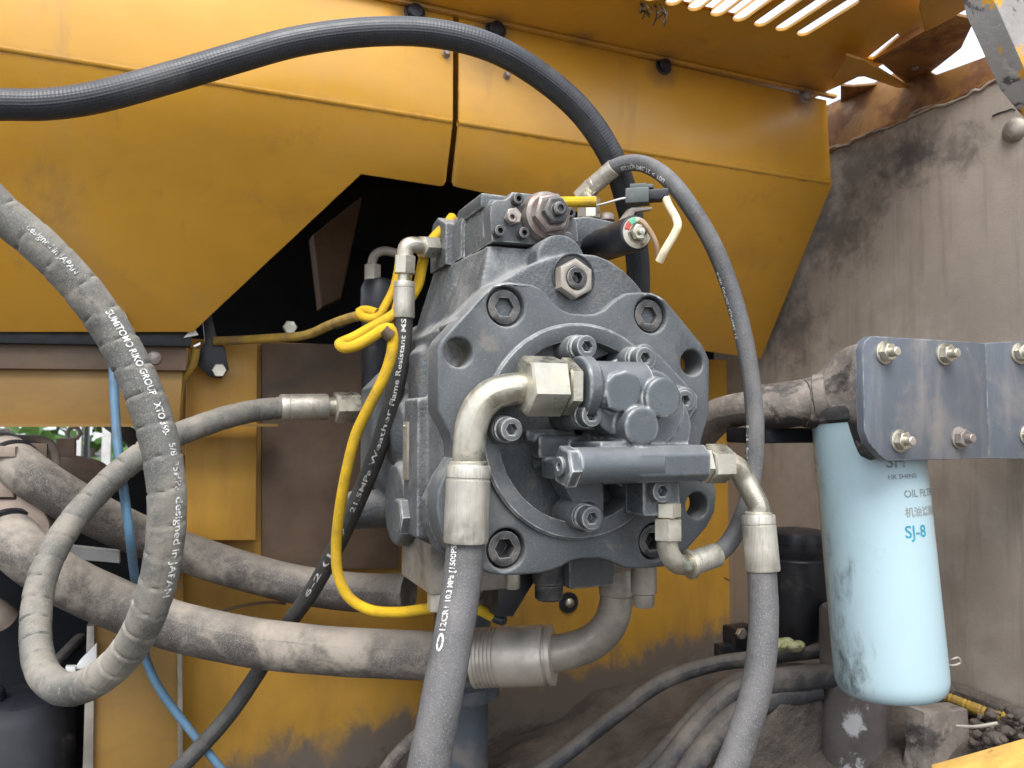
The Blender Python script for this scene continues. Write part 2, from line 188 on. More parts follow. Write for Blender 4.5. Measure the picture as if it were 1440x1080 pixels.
# ---------------------------------------------------------------- geometry
def basis(ax, hint=None):
    ax = Vector(ax).normalized(); h = Vector(hint) if hint is not None else (ZZ if abs(ax.z) < .9 else Vector((1, 0, 0)))
    u = h.cross(ax).normalized(); v = ax.cross(u); return u, v, ax
class G:
    def __init__(s): s.v = []; s.f = []; s.uv = []
    def add(s, vs, fs, uv=None):
        o = len(s.v); s.v += [Vector(p) for p in vs]; s.f += [tuple(o+i for i in f) for f in fs]
        s.uv += [tuple(q) for q in uv] if uv else [(0, 0)]*len(vs); return s
    def lathe(s, o, ax, prof, n=32, hint=None, rot=0, caps=True):
        o = Vector(o); u, v, a = basis(ax, hint); vs = []; fs = []
        for (r, t) in prof:
            for k in range(n):
                q = 2*PI*k/n + rot; vs.append(o + a*t + (u*math.cos(q)+v*math.sin(q))*r)
        for i in range(len(prof)-1):
            for k in range(n): fs.append((i*n+k, i*n+(k+1) % n, (i+1)*n+(k+1) % n, (i+1)*n+k))
        if caps:
            if prof[0][0] > 1e-6: fs.append(tuple(reversed(range(n))))
            if prof[-1][0] > 1e-6: fs.append(tuple((len(prof)-1)*n+k for k in range(n)))
        return s.add(vs, fs)
    def hexa(s, o, ax, R, h, c=.08, n=6, rot=0, hint=None):
        return s.lathe(o, ax, [(R*(1-c), 0), (R, R*c*.7), (R, h-R*c*.7), (R*(1-c), h)], n, hint, rot)
    def box(s, c, hx, hy, hz, b=0, axes=None):
        X, Y, Z = axes or (Vector((1, 0, 0)), Vector((0, 1, 0)), Vector((0, 0, 1)))
        outl = [(-hx, -hy), (hx, -hy), (hx, hy), (-hx, hy)]
        return s.plate([(x, y) for x, y in outl], [], 2*hz, b, lambda x, y, z: Vector(c) + X*x + Y*y + Z*(hz-z), both=True)
    def plate(s, outl, holes, th, b, fn, both=False, seg=2):
        """outl/holes 2-D loops; fn(x, y, depth) -> world. depth 0 is the front. Front edges rounded by b."""
        def area(l): return sum(l[i][0]*l[(i+1) % len(l)][1]-l[(i+1) % len(l)][0]*l[i][1] for i in range(len(l)))
        outl = list(outl); outl = outl if area(outl) > 0 else outl[::-1]
        loops = [outl] + [(l if area(l) < 0 else l[::-1]) for l in map(list, holes)]
        def inset(l, d):
            r = []; n = len(l)
            for i in range(n):
                p, q, t = Vector(l[i-1]), Vector(l[i]), Vector(l[(i+1) % n])
                e1 = (q-p).normalized() if (q-p).length > 1e-9 else (t-q).normalized(); e2 = (t-q).normalized() if (t-q).length > 1e-9 else e1
                n1 = Vector((-e1.y, e1.x)); n2 = Vector((-e2.y, e2.x)); m = n1+n2
                if m.length < .2: m = n1
                m.normalize(); k = d/max(.45, m.dot(n1)); r.append((q.x+m.x*k, q.y+m.y*k))
            return r
        prof = [(b*(1-math.sin(PI/2*i/seg)), b*(1-math.cos(PI/2*i/seg))) for i in range(seg, -1, -1)] if b > 0 else [(0, 0)]
        # prof: (depth, inset)
        st = [(b - b*math.cos(PI/2*(1-i/seg)) if b else 0, 0) for i in range(seg+1)]
        lev = []
        if b > 0:
            for i in range(seg+1):
                q = PI/2*i/seg; lev.append((b*(1-math.cos(PI/2-q)) if False else b*(1-math.sin(PI/2*(1-0)))*0 + b*(1-math.cos(q)), b*(1-math.sin(q))))
        else: lev.append((0, 0))
        if both and b > 0: lev += [(th-dp, ins) for dp, ins in reversed(lev)]
        else: lev.append((th, 0))
        vs = []; fs = []; starts = []
        for (dp, ins) in lev:
            row = []
            for l in loops:
                row.append(len(vs)); vs += [fn(x, y, dp) for x, y in (inset(l, ins) if ins > 1e-9 else l)]
            starts.append(row)
        for a in range(len(lev)-1):
            for li, l in enumerate(loops):
                n = len(l)
                for i in range(n):
                    j = (i+1) % n; fs.append((starts[a][li]+i, starts[a+1][li]+i, starts[a+1][li]+j, starts[a][li]+j))
        for e, flip in ((0, False), (len(lev)-1, True)):
            ll = [[Vector(p) for p in (inset(l, lev[e][1]) if lev[e][1] > 1e-9 else l)] for l in loops]
            flat = []; pv = []; ed = []
            for li, l in enumerate(ll):
                k = len(pv); n = len(l); pv += l; flat += [starts[e][li]+i for i in range(n)]; ed += [(k+i, k+(i+1) % n) for i in range(n)]
            ov, oe, of_, ovo, _, _ = delaunay_2d_cdt(pv, ed, [], 0, 1e-7)
            for t in of_:
                c = sum((ov[i] for i in t), Vector((0, 0)))/len(t); ins = False
                for l in ll:
                    for i in range(len(l)):
                        p, q = l[i-1], l[i]
                        if (p.y > c.y) != (q.y > c.y) and c.x < (q.x-p.x)*(c.y-p.y)/(q.y-p.y)+p.x: ins = not ins
                if ins and all(ovo[i] for i in t): fs.append(tuple(flat[ovo[i][0]] for i in t))
        return s.add(vs, fs)
    def sphere(s, c, r, n=14, sc=(1, 1, 1)):
        prof = [(r*math.sin(PI*i/n), -r*math.cos(PI*i/n)) for i in range(n+1)]
        k = len(s.v); s.lathe((0, 0, 0), (0, 0, 1), prof, n*2, caps=False)
        for i in range(k, len(s.v)): q = s.v[i]; s.v[i] = Vector(c) + Vector((q.x*sc[0], q.y*sc[1], q.z*sc[2]))
        return s
def circ(x, y, r, n=28, a0=0): return [(x+r*math.cos(a0+2*PI*i/n), y+r*math.sin(a0+2*PI*i/n)) for i in range(n)]
def catmull(pts, per=14):
    pts = [Vector(p) for p in pts]; out = []
    e = [pts[0]*2-pts[1]] + pts + [pts[-1]*2-pts[-2]]
    for i in range(1, len(e)-2):
        p0, p1, p2, p3 = e[i-1:i+3]
        t1 = max(1e-6, (p1-p0).length**.5); t2 = t1+max(1e-6, (p2-p1).length**.5); t3 = t2+max(1e-6, (p3-p2).length**.5)
        for k in range(per):
            t = t1+(t2-t1)*k/per
            A1 = p0*((t1-t)/t1)+p1*(t/t1); A2 = p1*((t2-t)/(t2-t1))+p2*((t-t1)/(t2-t1)); A3 = p2*((t3-t)/(t3-t2))+p3*((t-t2)/(t3-t2))
            B1 = A1*((t2-t)/t2)+A2*(t/t2); B2 = A2*((t3-t)/(t3-t1))+A3*((t-t1)/(t3-t1))
            out.append(B1*((t2-t)/(t2-t1))+B2*((t-t1)/(t2-t1)))
    out.append(pts[-1]); return out
class Tube:
    def __init__(s, pts, r, step=.004, smooth=True):
        raw = catmull(pts) if smooth else [Vector(p) for p in pts]
        L = [0]
        for a, b in zip(raw, raw[1:]): L.append(L[-1]+(b-a).length)
        n = max(3, int(L[-1]/step)); s.len = L[-1]; s.p = []; j = 0
        for i in range(n+1):
            d = L[-1]*i/n
            while j < len(L)-2 and L[j+1] < d: j += 1
            t = (d-L[j])/max(1e-9, L[j+1]-L[j]); s.p.append(raw[j].lerp(raw[j+1], min(1, t)))
        s.n = n; s.ds = s.len/n; s.r = r
        s.t = [(s.p[min(i+1, n)]-s.p[max(i-1, 0)]).normalized() for i in range(n+1)]
        N = (CAM-s.p[0]); N = (N-s.t[0]*N.dot(s.t[0])).normalized(); s.N = []; s.B = []
        for i in range(n+1):
            N = (N-s.t[i]*N.dot(s.t[i])).normalized(); s.N.append(N); s.B.append(s.t[i].cross(N))
    def at(s, d):
        x = max(0, min(s.n-1e-6, d/s.ds)); i = int(x); t = x-i
        return s.p[i].lerp(s.p[i+1], t), s.t[i].lerp(s.t[i+1], t), s.N[i].lerp(s.N[i+1], t).normalized(), s.B[i].lerp(s.B[i+1], t).normalized()
    def rad(s, d): return s.r(d) if callable(s.r) else s.r
    def surf(s, d, th, off=0):
        p, t, N, B = s.at(d); return p + (N*math.cos(th)+B*math.sin(th))*(s.rad(d)+off)
    def geo(s, g=None, seg=24, mod=None):
        g = g or G(); vs = []; uv = []; fs = []; m = seg+1
        for i in range(s.n+1):
            d = i*s.ds; r = s.rad(d)
            for k in range(m):
                th = 2*PI*k/seg; rr = r + (mod(d, th) if mod else 0)
                vs.append(s.p[i]+(s.N[i]*math.cos(th)+s.B[i]*math.sin(th))*rr); uv.append((d, th*r))
        for i in range(s.n):
            for k in range(seg): fs.append((i*m+k, i*m+k+1, (i+1)*m+k+1, (i+1)*m+k))
        o = len(vs); vs += [s.p[0], s.p[-1]]; uv += [(0, 0)]*2
        for k in range(seg): fs.append((o, k+1, k)); fs.append((o+1, s.n*m+k, s.n*m+k+1))
        return g.add(vs, fs, uv)
    def near(s, q):                              # arc length nearest to a world point
        i = min(range(s.n+1), key=lambda i: (s.p[i]-q).length); return i*s.ds
    def camth(s, d):
        p, t, N, B = s.at(d); c = CAM-p; return math.atan2(c.dot(B), c.dot(N))
def remesh(g, vox, it=4, fac=.5):
    """union of overlapping closed shapes with cast fillets"""
    me = bpy.data.meshes.new('t'); me.from_pydata(g.v, [], g.f); bm = bmesh.new(); bm.from_mesh(me); bmesh.ops.recalc_face_normals(bm, faces=bm.faces); bm.to_mesh(me); bm.free()
    o = bpy.data.objects.new('t', me); COL.objects.link(o)
    m = o.modifiers.new('r', 'REMESH'); m.mode = 'VOXEL'; m.voxel_size = vox
    s = o.modifiers.new('s', 'SMOOTH'); s.iterations = it; s.factor = fac
    dg = bpy.context.evaluated_depsgraph_get(); dg.update(); em = bpy.data.meshes.new_from_object(o.evaluated_get(dg))
    r = G(); r.v = [v.co.copy() for v in em.vertices]; r.f = [tuple(p.vertices) for p in em.polygons]; r.uv = [(0, 0)]*len(r.v)
    bpy.data.objects.remove(o); bpy.data.meshes.remove(me); bpy.data.meshes.remove(em); return r
WO = {}
def put(o, parent, base):
    COL.objects.link(o)
    if parent: o.parent = parent; o.location = base - WO[parent.name]
    else: o.location = base
    WO[o.name] = Vector(base)
def obj(name, g, m, parent=None, label=None, cat=None, group=None, kind=None, angle=38, flat=False):
    me = bpy.data.meshes.new(name)
    lo_ = Vector((min(q[i] for q in g.v) for i in range(3))); hi_ = Vector((max(q[i] for q in g.v) for i in range(3))); c = (lo_+hi_)/2
    if parent is None: c.z = lo_.z
    me.from_pydata([q-c for q in g.v], [], g.f)
    if any(u != (0, 0) for u in g.uv):
        ul = me.uv_layers.new(name='UVMap'); li = [0]*len(me.loops); me.loops.foreach_get('vertex_index', li)
        ul.data.foreach_set('uv', [k for i in li for k in g.uv[i]])
    bm = bmesh.new(); bm.from_mesh(me); bmesh.ops.recalc_face_normals(bm, faces=bm.faces) ; bm.to_mesh(me); bm.free()
    if not flat:
        me.polygons.foreach_set('use_smooth', [True]*len(me.polygons)); me.set_sharp_from_angle(angle=math.radians(angle))
    me.materials.append(M[m]); o = bpy.data.objects.new(name, me); put(o, parent, c); tag(o, label, cat, group, kind); return o
def tag(o, label=None, cat=None, group=None, kind=None):
    for k, v in (('label', label), ('category', cat), ('group', group), ('kind', kind)):
        if v: o[k] = v
    return o
def thing(name, loc, label, cat, group=None):
    o = bpy.data.objects.new(name, None); o.empty_display_size = .02; put(o, None, Vector(loc)); return tag(o, label, cat, group)
def inst(src, parent, name, base):               # a further copy of a part, sharing its mesh
    o = bpy.data.objects.new(name, src.data); put(o, parent, Vector(base)); return o
def textgeo(txt, size, extrude=0):
    cu = bpy.data.curves.new('t', 'FONT'); cu.body = txt; cu.size = size; cu.resolution_u = 3; cu.extrude = extrude; cu.offset = size*.014
    o = bpy.data.objects.new('t', cu); COL.objects.link(o); me = bpy.data.meshes.new_from_object(o)
    vs = [v.co.copy() for v in me.vertices]; fs = [tuple(p.vertices) for p in me.polygons]
    bpy.data.objects.remove(o); bpy.data.curves.remove(cu); bpy.data.meshes.remove(me); return vs, fs
def hose_text(tube, d0, txt, size, th, direction, m, parent, name='printed_text', off=.0004, xs=1.0):
    vs, fs = textgeo(txt, size); g = G()
    h = size*.35
    g.add([tube.surf(d0+direction*v.x*xs, th - direction*(v.y-h)/tube.rad(d0), off) for v in vs], fs)
    return obj(name, g, m, parent)
def socket_bolt(g, o, ax, R, h, hx, depth=None, n=28):
    """cap-head bolt; o = centre of the head's front face, ax = outward"""
    o = Vector(o); u, v, a = basis(ax); b = R*.09
    g.plate(circ(0, 0, R, n), [circ(0, 0, hx, 6)], h, b, lambda x, y, z: o+u*x+v*y-a*z)
    dp = depth or h*.7
    g.lathe(o-a*dp, a, [(hx*1.05, 0), (hx*1.05, .0002)], 6)
    return g
def nutgeo(o, ax, R, h, c=.1, rot=0, g=None): return (g or G()).hexa(o, ax, R, h, c, rot=rot)
def ferr(g, a, b, r, lip=.0012):                  # crimped ferrule between two points with grooves
    a, b = Vector(a), Vector(b); L = (b-a).length; n = 40; ax = b-a
    pr = [(r*.72, 0), (r*.95, 0), (r, L*.03), (r, L*.16), (r*.965, L*.17), (r*.965, L*.19), (r, L*.2)]
    pr += [(r, L*.6), (r*1.01, L*.97), (r*.97, L), (r*.7, L)]
    return g.lathe(a, ax, pr, n)
# ================================================================ SETTING
g = G(); S = 60
g.add([(-S, -S, 0), (S, -S, 0), (S, S, 0), (-S, S, 0)], [(0, 1, 2, 3)]); obj('ground', g, 'soil', kind='structure')
# caked deck of the machine compartment
g = G(); nx, ny = 90, 60; vs = []; fs = []
def hsh(x, y): return math.sin(x*12.9898+y*78.233)*43758.5453 % 1
def vn(x, y):
    i, j = math.floor(x), math.floor(y); fx, fy = x-i, y-j; fx = fx*fx*(3-2*fx); fy = fy*fy*(3-2*fy)
    return (hsh(i, j)*(1-fx)+hsh(i+1, j)*fx)*(1-fy)+(hsh(i, j+1)*(1-fx)+hsh(i+1, j+1)*fx)*fy
def deck_z(x, y):
    t = max(0, min(1, (x+.1)/.74)); return .715 + .18*t**1.4 + .03*(vn(x*9, y*9)-.5) + .014*(vn(x*31, y*31)-.5) + .02*max(0, 1-abs(y-.5)/.1)*vn(x*14+3, 1)
for j in range(ny+1):
    for i in range(nx+1):
        x = -.36 + 1.02*i/nx; y = -.12 + .70*j/ny; vs.append((x, y, deck_z(x, y)))
for j in range(ny):
    for i in range(nx): fs.append((j*(nx+1)+i, j*(nx+1)+i+1, (j+1)*(nx+1)+i+1, (j+1)*(nx+1)+i))
g.add(vs, fs); obj('mud_floor', g, 'deck', kind='structure', angle=80)
def planeXZ(v): return lambda x, y, z: Vector((x, v+z, y))
def pxY(pts, v): return [(q.x, q.z) for q in (onY(a, b, v) for a, b in pts)]
def pxplate(pts, v, th, b=0, holes=()): return G().plate(pxY(pts, v), list(holes), th, b, planeXZ(v))
# side wall
XW = .637
g = G()
top = []; n = 60
for i in range(n+1):
    y = -.42 + 1.02*i/n; top.append((y, 1.782 + .006*(vn(y*40, 2)-.5) + .004*(vn(y*110, 5)-.5)))
g.plate([(-.42, .6), (.60, .6)] + top[::-1], [], .012, .001, lambda x, y, z: Vector((XW+z, x, y)))
side = thing('side_wall', (XW, .1, .6), 'dusty grey brown steel side wall on the right with black stains and painted shade', 'wall')
obj('steel_sheet', g, 'wall', side)
c = onX(1427, 183, XW); g = G().lathe(c, (-1, 0, 0), [(.0165, -.001), (.0165, .002), (.0135, .006), (.008, .0085), (0, .0095)], 28); obj('round_bolt_head', g, 'steeldull', side)
c = onX(1163, 930, XW); 
# curling paint edge along the wall's top
pts = []
for i in range(40):
    y = -.1 + .36*i/39; pts.append((XW-.001, y, 1.776+.005*(vn(y*40, 2)-.5)+.006*(vn(y*90, 8)-.5)))
t = Tube(pts, lambda d: .0016+.0012*vn(d*120, 1), .004); obj('peeling_paint_edge', t.geo(seg=8), 'wall', side)
cr = [onX(*q, XW) - Vector((.0006, 0, 0)) for q in ((1396, 163), (1408, 158), (1416, 156), (1424, 153), (1428, 155))]
t = Tube(cr, .0011, .002); obj('paint_crack', t.geo(seg=8), 'rub_cable', side)
# rear bulkhead (yellow), with brown panel and column
YB = .56
bulk = thing('rear_bulkhead', (.1, YB, .7), 'yellow rear bulkhead behind the pump, smeared with brown mud low down', 'bulkhead')
g = G().plate([(-.383, .70), (.66, .70), (.66, 1.437), (-.383, 1.437)], [], .012, .001, planeXZ(YB)); obj('yellow_sheet', g, 'bulk', bulk)
g = G().plate(pxY([(368, 482), (560, 486), (560, 800), (368, 800)], .545), [], .01, .001, planeXZ(.545)); obj('brown_panel', g, 'brown', bulk)
g = G().plate(pxY([(263, 478), (362, 481), (360, 760), (258, 760)], .53), [], .025, .002, planeXZ(.53)); obj('yellow_strip', g, 'yellow_dirty', bulk)
for (x, y, r) in ((799, 847, .014),):
    c = onY(x, y, YB); g = G().lathe(c, (0, -1, 0), [(r*1.35, 0), (r*1.35, .004)], 24); obj('rubber_washer', g, 'black', bulk)
    obj('round_bolt', G().lathe(c-Vector((0, .004, 0)), (0, -1, 0), [(r*.6, 0), (r*.6, .004), (r*.3, .007), (0, .0075)], 20), 'zinc', bulk)
# crack lines and weld seam
t = Tube([onY(*q, YB)-Vector((0, .0008, 0)) for q in ((1018, 812), (1035, 822), (1046, 835), (1044, 858))], .0012, .003); obj('paint_crack', t.geo(seg=6), 'brown', bulk)
col = thing('left_column', onY(190, 1080, .5), 'dull yellow column with a vertical seam, lower left beside the dark gap', 'column')
obj('front_sheet', pxplate([(132, 866), (252, 872), (250, 1120), (130, 1120)], .50, .05, .003), 'beam', col); obj('side_strip', pxplate([(228, 640), (260, 640), (258, 872), (232, 872)], .53, .03, .002), 'beam', col)
obj('edge_flange', pxplate([(122, 880), (133, 880), (131, 1120), (115, 1120)], .49, .02, .002), 'steeldull', col)
obj('seam_flange', pxplate([(249, 870), (256, 870), (258, 1120), (250, 1120)], .49, .03, .001), 'steeldull', col)
# inner bay backing
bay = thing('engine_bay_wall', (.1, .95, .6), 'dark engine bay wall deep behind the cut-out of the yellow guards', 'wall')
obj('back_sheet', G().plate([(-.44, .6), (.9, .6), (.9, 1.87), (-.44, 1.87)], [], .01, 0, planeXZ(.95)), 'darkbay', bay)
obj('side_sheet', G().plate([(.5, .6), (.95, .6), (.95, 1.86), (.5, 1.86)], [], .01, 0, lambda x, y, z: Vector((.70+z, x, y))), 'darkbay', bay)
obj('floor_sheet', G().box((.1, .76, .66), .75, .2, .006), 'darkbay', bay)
stt = thing('bay_strut', P(455, 430, 1.3), 'dark slanting strut seen faintly inside the engine bay opening', 'strut')
obj('flange', G().plate(pxY([(440, 330), (510, 275), (480, 420), (452, 432)], .72), [], .05, .004, planeXZ(.72)), 'brown', stt)
obj('web', G().plate(pxY([(380, 262), (690, 262), (690, 330), (520, 352)], .80), [], .02, .002, planeXZ(.80)), 'darkbay', stt)
# ---------------------------------------------------------------- guards
YF = .25; ZB = 1.7140; SL0 = Vector((0, YF, ZB)); SLD = Vector((0, .184, -.285)).normalized(); SLN = Vector((0, -SLD.z, SLD.y)).normalized()
if SLN.y > 0: SLN = -SLN
def slope_xy(pts): return [((q-SL0).x, (q-SL0).dot(SLD)) for q in (onPl(a, b, SL0, SLN) for a, b in pts)]
def slope_fn(x, y, z): return SL0 + Vector((x, 0, 0)) + SLD*y - SLN*z
def guard(name, label, face, slope):
    t = thing(name, onPl(*slope[len(slope)//2], SL0, SLN), label, 'guard panel')
    g = G().plate(face, [], .004, .0006, planeXZ(YF)); g.plate(slope_xy(slope), [], .004, .0006, slope_fn)
    xs = [q[0] for q in face]; x0, x1 = min(xs), max(xs)
    g.lathe((x0+.0006, YF+.0055, ZB), (1, 0, 0), [(.0055, 0), (.0055, x1-x0-.0012)], 24, caps=False)   # rolled bend
    obj('bent_sheet', g, 'yellow', t); return t
xl = onY(637, 170, YF).x; xr = onY(645, 172, YF).x
gl = guard('guard_panel', 'left yellow guard sheet with slanting lower edge, crossed by the black braided hose', [(-.85, ZB), (xl, ZB), (xl, 1.858), (-.85, 1.858)],
    [(-330, 19), (637, 171), (627, 255), (624, 261), (619, 262), (508, 245), (284, 455), (272, 467), (-330, 467)])
gr = guard('guard_panel', 'right yellow guard sheet behind the pump, ending beside the grey side wall', [(xr, ZB), (.612, ZB), (.606, 1.852), (xr, 1.858)],
    [(645, 172), (1172, 255), (1070, 505), (880, 478), (820, 300), (645, 264), (638, 262), (636, 256)])
def rbolt(par, x, y, r, m='black', nm='round_bolt'):
    c = onY(x, y, YF); obj(nm, G().lathe(c, (0, -1, 0), [(r*1.3, 0), (r*1.3, .0015), (r, .002), (r, .006), (r*.8, .0085), (0, .009)], 24), m, par)
rbolt(gl, 583, 18, .011); rbolt(gr, 697, 42, .0115); rbolt(gr, 933, 93, .0105); rbolt(gr, 1131, 135, .0095, 'hexrust')
rbolt(gr, 712, 107, .004, 'hexrust', 'small_screw'); rbolt(gl, 627, 76, .0045, 'hexrust', 'small_screw')
c = onY(170, 448, .42); obj('edge_nut', nutgeo(c, (0, -1, 0), .009, .01), 'steeldull', gl)
# ---------------------------------------------------------------- roof with slots
ZR = 1.862
re = [(q.x, q.y) for q in (onZ(a, b, ZR) for a, b in ((1163, 129), (1200, 112), (1240, 92), (1285, 62), (1330, 22), (1352, -12)))]
roof = thing('roof_panel', (.1, .1, ZR), 'yellow roof sheet overhead, pierced by a row of long slots', 'roof panel')
holes = []
lows = [(851, -18), (882, -10), (913, -2), (944, 5), (975, 12.5), (1007, 20), (1038, 27.5), (1068, 34.5), (1098, 41), (1128, 48)]
for (x, y) in lows:
    q = onZ(x, y, ZR); w = .0098; L = .088
    holes.append([(q.x+w*math.cos(a), q.y-.004+w*math.sin(a)) for a in [PI*k/8 for k in range(9)]] + [(q.x+w*math.cos(a), q.y-L+w*math.sin(a)) for a in [PI+PI*k/8 for k in range(9)]])
fe = [(q.x, q.y) for q in (onZ(a, -14, ZR) for a in (560, 640, 760, 880, 1000, 1120, 1240, 1330))]  # front edge out of view, cut back to let more light onto the guards
holes.append([(q.x, q.y) for q in (onZ(a, b, ZR) for a, b in ((1219, 82), (1262, 48), (1266, 51), (1228, 84)))])
outl = [(-1.0, .243), (fe[0][0]-.01, .243)] + fe + [(x, y) for x, y in re[::-1]] + [(.60, .97), (-1.0, .97)]
g = G().plate(outl, holes, .005, .0008, lambda x, y, z: Vector((x, y, ZR+z))); obj('slotted_sheet', g, 'yellow', roof)
# folded lip where roof meets the guards
p = [onY(x, y, YF) for x, y in ((545, 5), (1140, 124))]
g = G().box(((p[0].x+p[1].x)/2-.2, YF-.004, 1.8585), (p[1].x-p[0].x)/2+.25, .004, .003, .0012); obj('folded_lip', g, 'yellow', roof)
c = onY(817, 36, YF-.01); obj('rusty_nut', nutgeo(c, (0, 0, -1), .008, .008), 'hexrust', roof)
q = onZ(952, 30, ZR)
# debris hanging from slots
for k, (x, y, s) in enumerate(((930, 10, 1.0), (908, 6, .7))):
    g = G(); c = onZ(x, y, ZR)
    for i in range(9):
        a = Vector((random.uniform(-.012, .012), random.uniform(-.012, .012), -random.uniform(0, .008)))*s
        b = a + Vector((random.uniform(-.01, .01), random.uniform(-.006, .006), -random.uniform(.004, .022)))*s
        Tube([c+a, c+(a+b)/2+Vector((.002, 0, 0)), c+b], .0011, .004).geo(g, 6)
    obj('dry_twig_tuft', g, 'deck', label='clump of dry debris hanging from the roof slots, %s' % ('the larger one' if k == 0 else 'the smaller one to the left'), cat='debris')
# upper right corner
rail = thing('roof_rail', (.66, 0, 1.76), 'rusty brown rail along the top of the grey side wall', 'rail')
obj('rail_web', G().plate([(-.27, 1.773), (.33, 1.773), (.33, 1.875), (.13, 1.872), (.09, 1.838), (-.02, 1.828), (-.27, 1.826)], [], .012, .002, lambda x, y, z: Vector((.662+z, x, y))), 'yellow_rail', rail)
obj('rail_lip', G().box((.652, .03, 1.778), .017, .30, .0035, .001), 'yellow_rail', rail)
br = thing('bent_bracket', onZ(1280, 100, 1.845), 'bent yellow bracket with a drilled hole between roof and rail, light gaps beside it', 'bracket')
def pzplate(pts, z, th, b=0.001, dz=None):
    qs = [onZ(a, b_, z) for a, b_ in pts]; return G().plate([(q.x, q.y) for q in qs], [], th, b, lambda x, y, w: Vector((x, y, z+w)))
obj('bracket_plate', pzplate([(1228, 88), (1240, 90), (1277, 121), (1290, 117), (1352, 68), (1371, 28), (1345, 22), (1268, 66)], 1.846, .004), 'yellow_rail', br)
obj('bracket_lip', pzplate([(1190, 78), (1216, 86), (1241, 101), (1278, 124), (1262, 124), (1215, 108), (1170, 112)], 1.838, .004), 'yellow', br)
obj('bracket_tongue', pzplate([(1292, 10), (1300, 45), (1312, 40), (1405, -12), (1405, -40), (1300, -30)], 1.825, .005), 'yellow', br)
c = onZ(1287, 95, 1.8455); obj('bracket_screw', G().lathe(c, (0, 0, -1), [(.005, 0), (.005, .003), (.003, .004), (0, .0042)], 18), 'hexrust', br)
obj('rear_plate', pzplate([(1182, 121), (1200, 122), (1250, 118), (1300, 128), (1262, 150), (1182, 190)], 1.866, .004), 'yellow_rail', br)
pp = thing('corner_post', onY(1440, 90, -.2), 'post with peeling grey, white and yellow paint at the top right corner', 'post')
obj('post_face', pxplate([(1386, -60), (1398, 0), (1446, 108), (1520, 200), (1560, -60)], -.21, .03, .002), 'peel', pp)
# ---------------------------------------------------------------- left beam
bm_ = thing('cross_beam', onY(120, 600, .47), 'yellow cross beam with a dark upper strip at the left edge', 'beam')
obj('upper_strip', pxplate([(-120, 476), (262, 486), (262, 521), (-120, 517)], .46, .02, .001), 'brown', bm_)
obj('lower_panel', pxplate([(-120, 515), (258, 520), (252, 598), (-120, 598)], .47, .03, .002), 'beam', bm_)
obj('dark_edge', pxplate([(-120, 452), (272, 460), (268, 487), (-120, 480)], .448, .03, .001), 'black', bm_)
obj('bottom_fold', G().box(onY(60, 597, .485)-Vector((0, 0, .001)), .30, .03, .002), 'beam', bm_)
c = onY(217, 503, .46); obj('cross_screw', G().lathe(c, (0, -1, 0), [(.009, 0), (.009, .002), (.005, .004), (0, .0045)], 20), 'hexrust', bm_)
kb = thing('hanging_bracket', onY(300, 530, .5), 'small black bracket with a pale bolt at the left end of the bay opening', 'bracket')
obj('bracket_body', pxplate([(284, 440), (297, 440), (306, 480), (316, 488), (322, 520), (312, 532), (296, 530), (280, 516), (272, 505), (288, 480)], .50, .008, .001), 'black', kb)
obj('bolt_head', nutgeo(onY(308, 521, .50), (0, -1, 0), .0105, .008), 'zinc', kb)
fl = thing('white_tape_tag', onY(270, 470, .44), 'scrap of torn white tape caught at the end of the cross beam', 'tape')
obj('tape', pxplate([(272, 460), (258, 475), (279, 471)], .44, .0008), 'white', fl); obj('tape_tail', pxplate([(272, 486), (282, 481), (281, 485), (273, 488)], .439, .0008), 'white', fl)
nb = obj('loose_bolt', G().hexa(onY(407, 461, .56), (0, -1, 0), .011, .012), 'zinc', label='pale bolt head in the dark just above the dusty yellow sleeve', cat='bolt')
# ================================================================ PUMP
pump = thing('hydraulic_pump', O+Vector((0, .15, -.16)), 'large grey cast hydraulic pump with an angular front flange in the middle', 'pump')
FL = [(692, 399), (716, 396), (749, 400), (758, 404), (768, 412), (777, 424), (790, 435), (803, 440.5), (824, 442), (838, 441), (850, 435.5), (860, 426), (869, 419), (881, 412), (900, 410.5), (918, 411.5), (935, 420),
      (990, 487), (998, 505), (998, 582), (986, 622), (990, 646), (1004, 672), (1008, 692), (1006, 720), (994, 742), (968, 772), (952, 788), (937, 797), (905, 800), (880, 799), (866, 793), (856, 788), (843, 785), (818, 785.5), (804, 789), (790, 797), (775, 803), (760, 806.5), (743, 808), (713, 810),
      (690, 807), (655, 792), (632, 772), (619, 745), (614, 715), (616, 690), (626, 666), (640, 645), (638, 625), (634, 612), (616, 577), (616, 488), (622, 476)]
fo = pxY(FL, 0)
CZ = 1.2995; HB = [(-.083, 1.4250), (.089, 1.426), (-.0825, 1.1825), (.092, 1.1795)]
HH = [(-.133, 1.3765, .0145), (.1425, 1.375, .0145), (.147, 1.216, .0145)]
holes = [circ(x, z, .0205) for x, z in HB] + [circ(x, z, r) for x, z, r in HH] + [circ(0, CZ, .0945, 72)]
g = G().plate(fo, holes, .034, .0028, planeXZ(0), seg=3)
flange = obj('front_flange', g, 'castsmooth', pump)
rg = G(); rg.lathe((0, .03, CZ), (0, -1, 0), [(.0935, 0), (.0935, .030), (.0942, .0362), (.0955, .0372), (.1095, .0372), (.112, .035), (.1125, .029)], 96, caps=False)
obj('pilot_ring', rg, 'castsmooth', flange)
bg_ = G(); bg_.lathe((0, .052, CZ), (0, -1, 0), [(0, 0), (.05, 0), (.0945, 0), (.0945, .05)], 72, caps=False); bg_.lathe((0, .05, CZ), (0, -1, 0), [(.062, 0), (.060, .010), (.0, .010)], 48, caps=False)
obj('flange_bore', bg_, 'bore', flange)
first = None
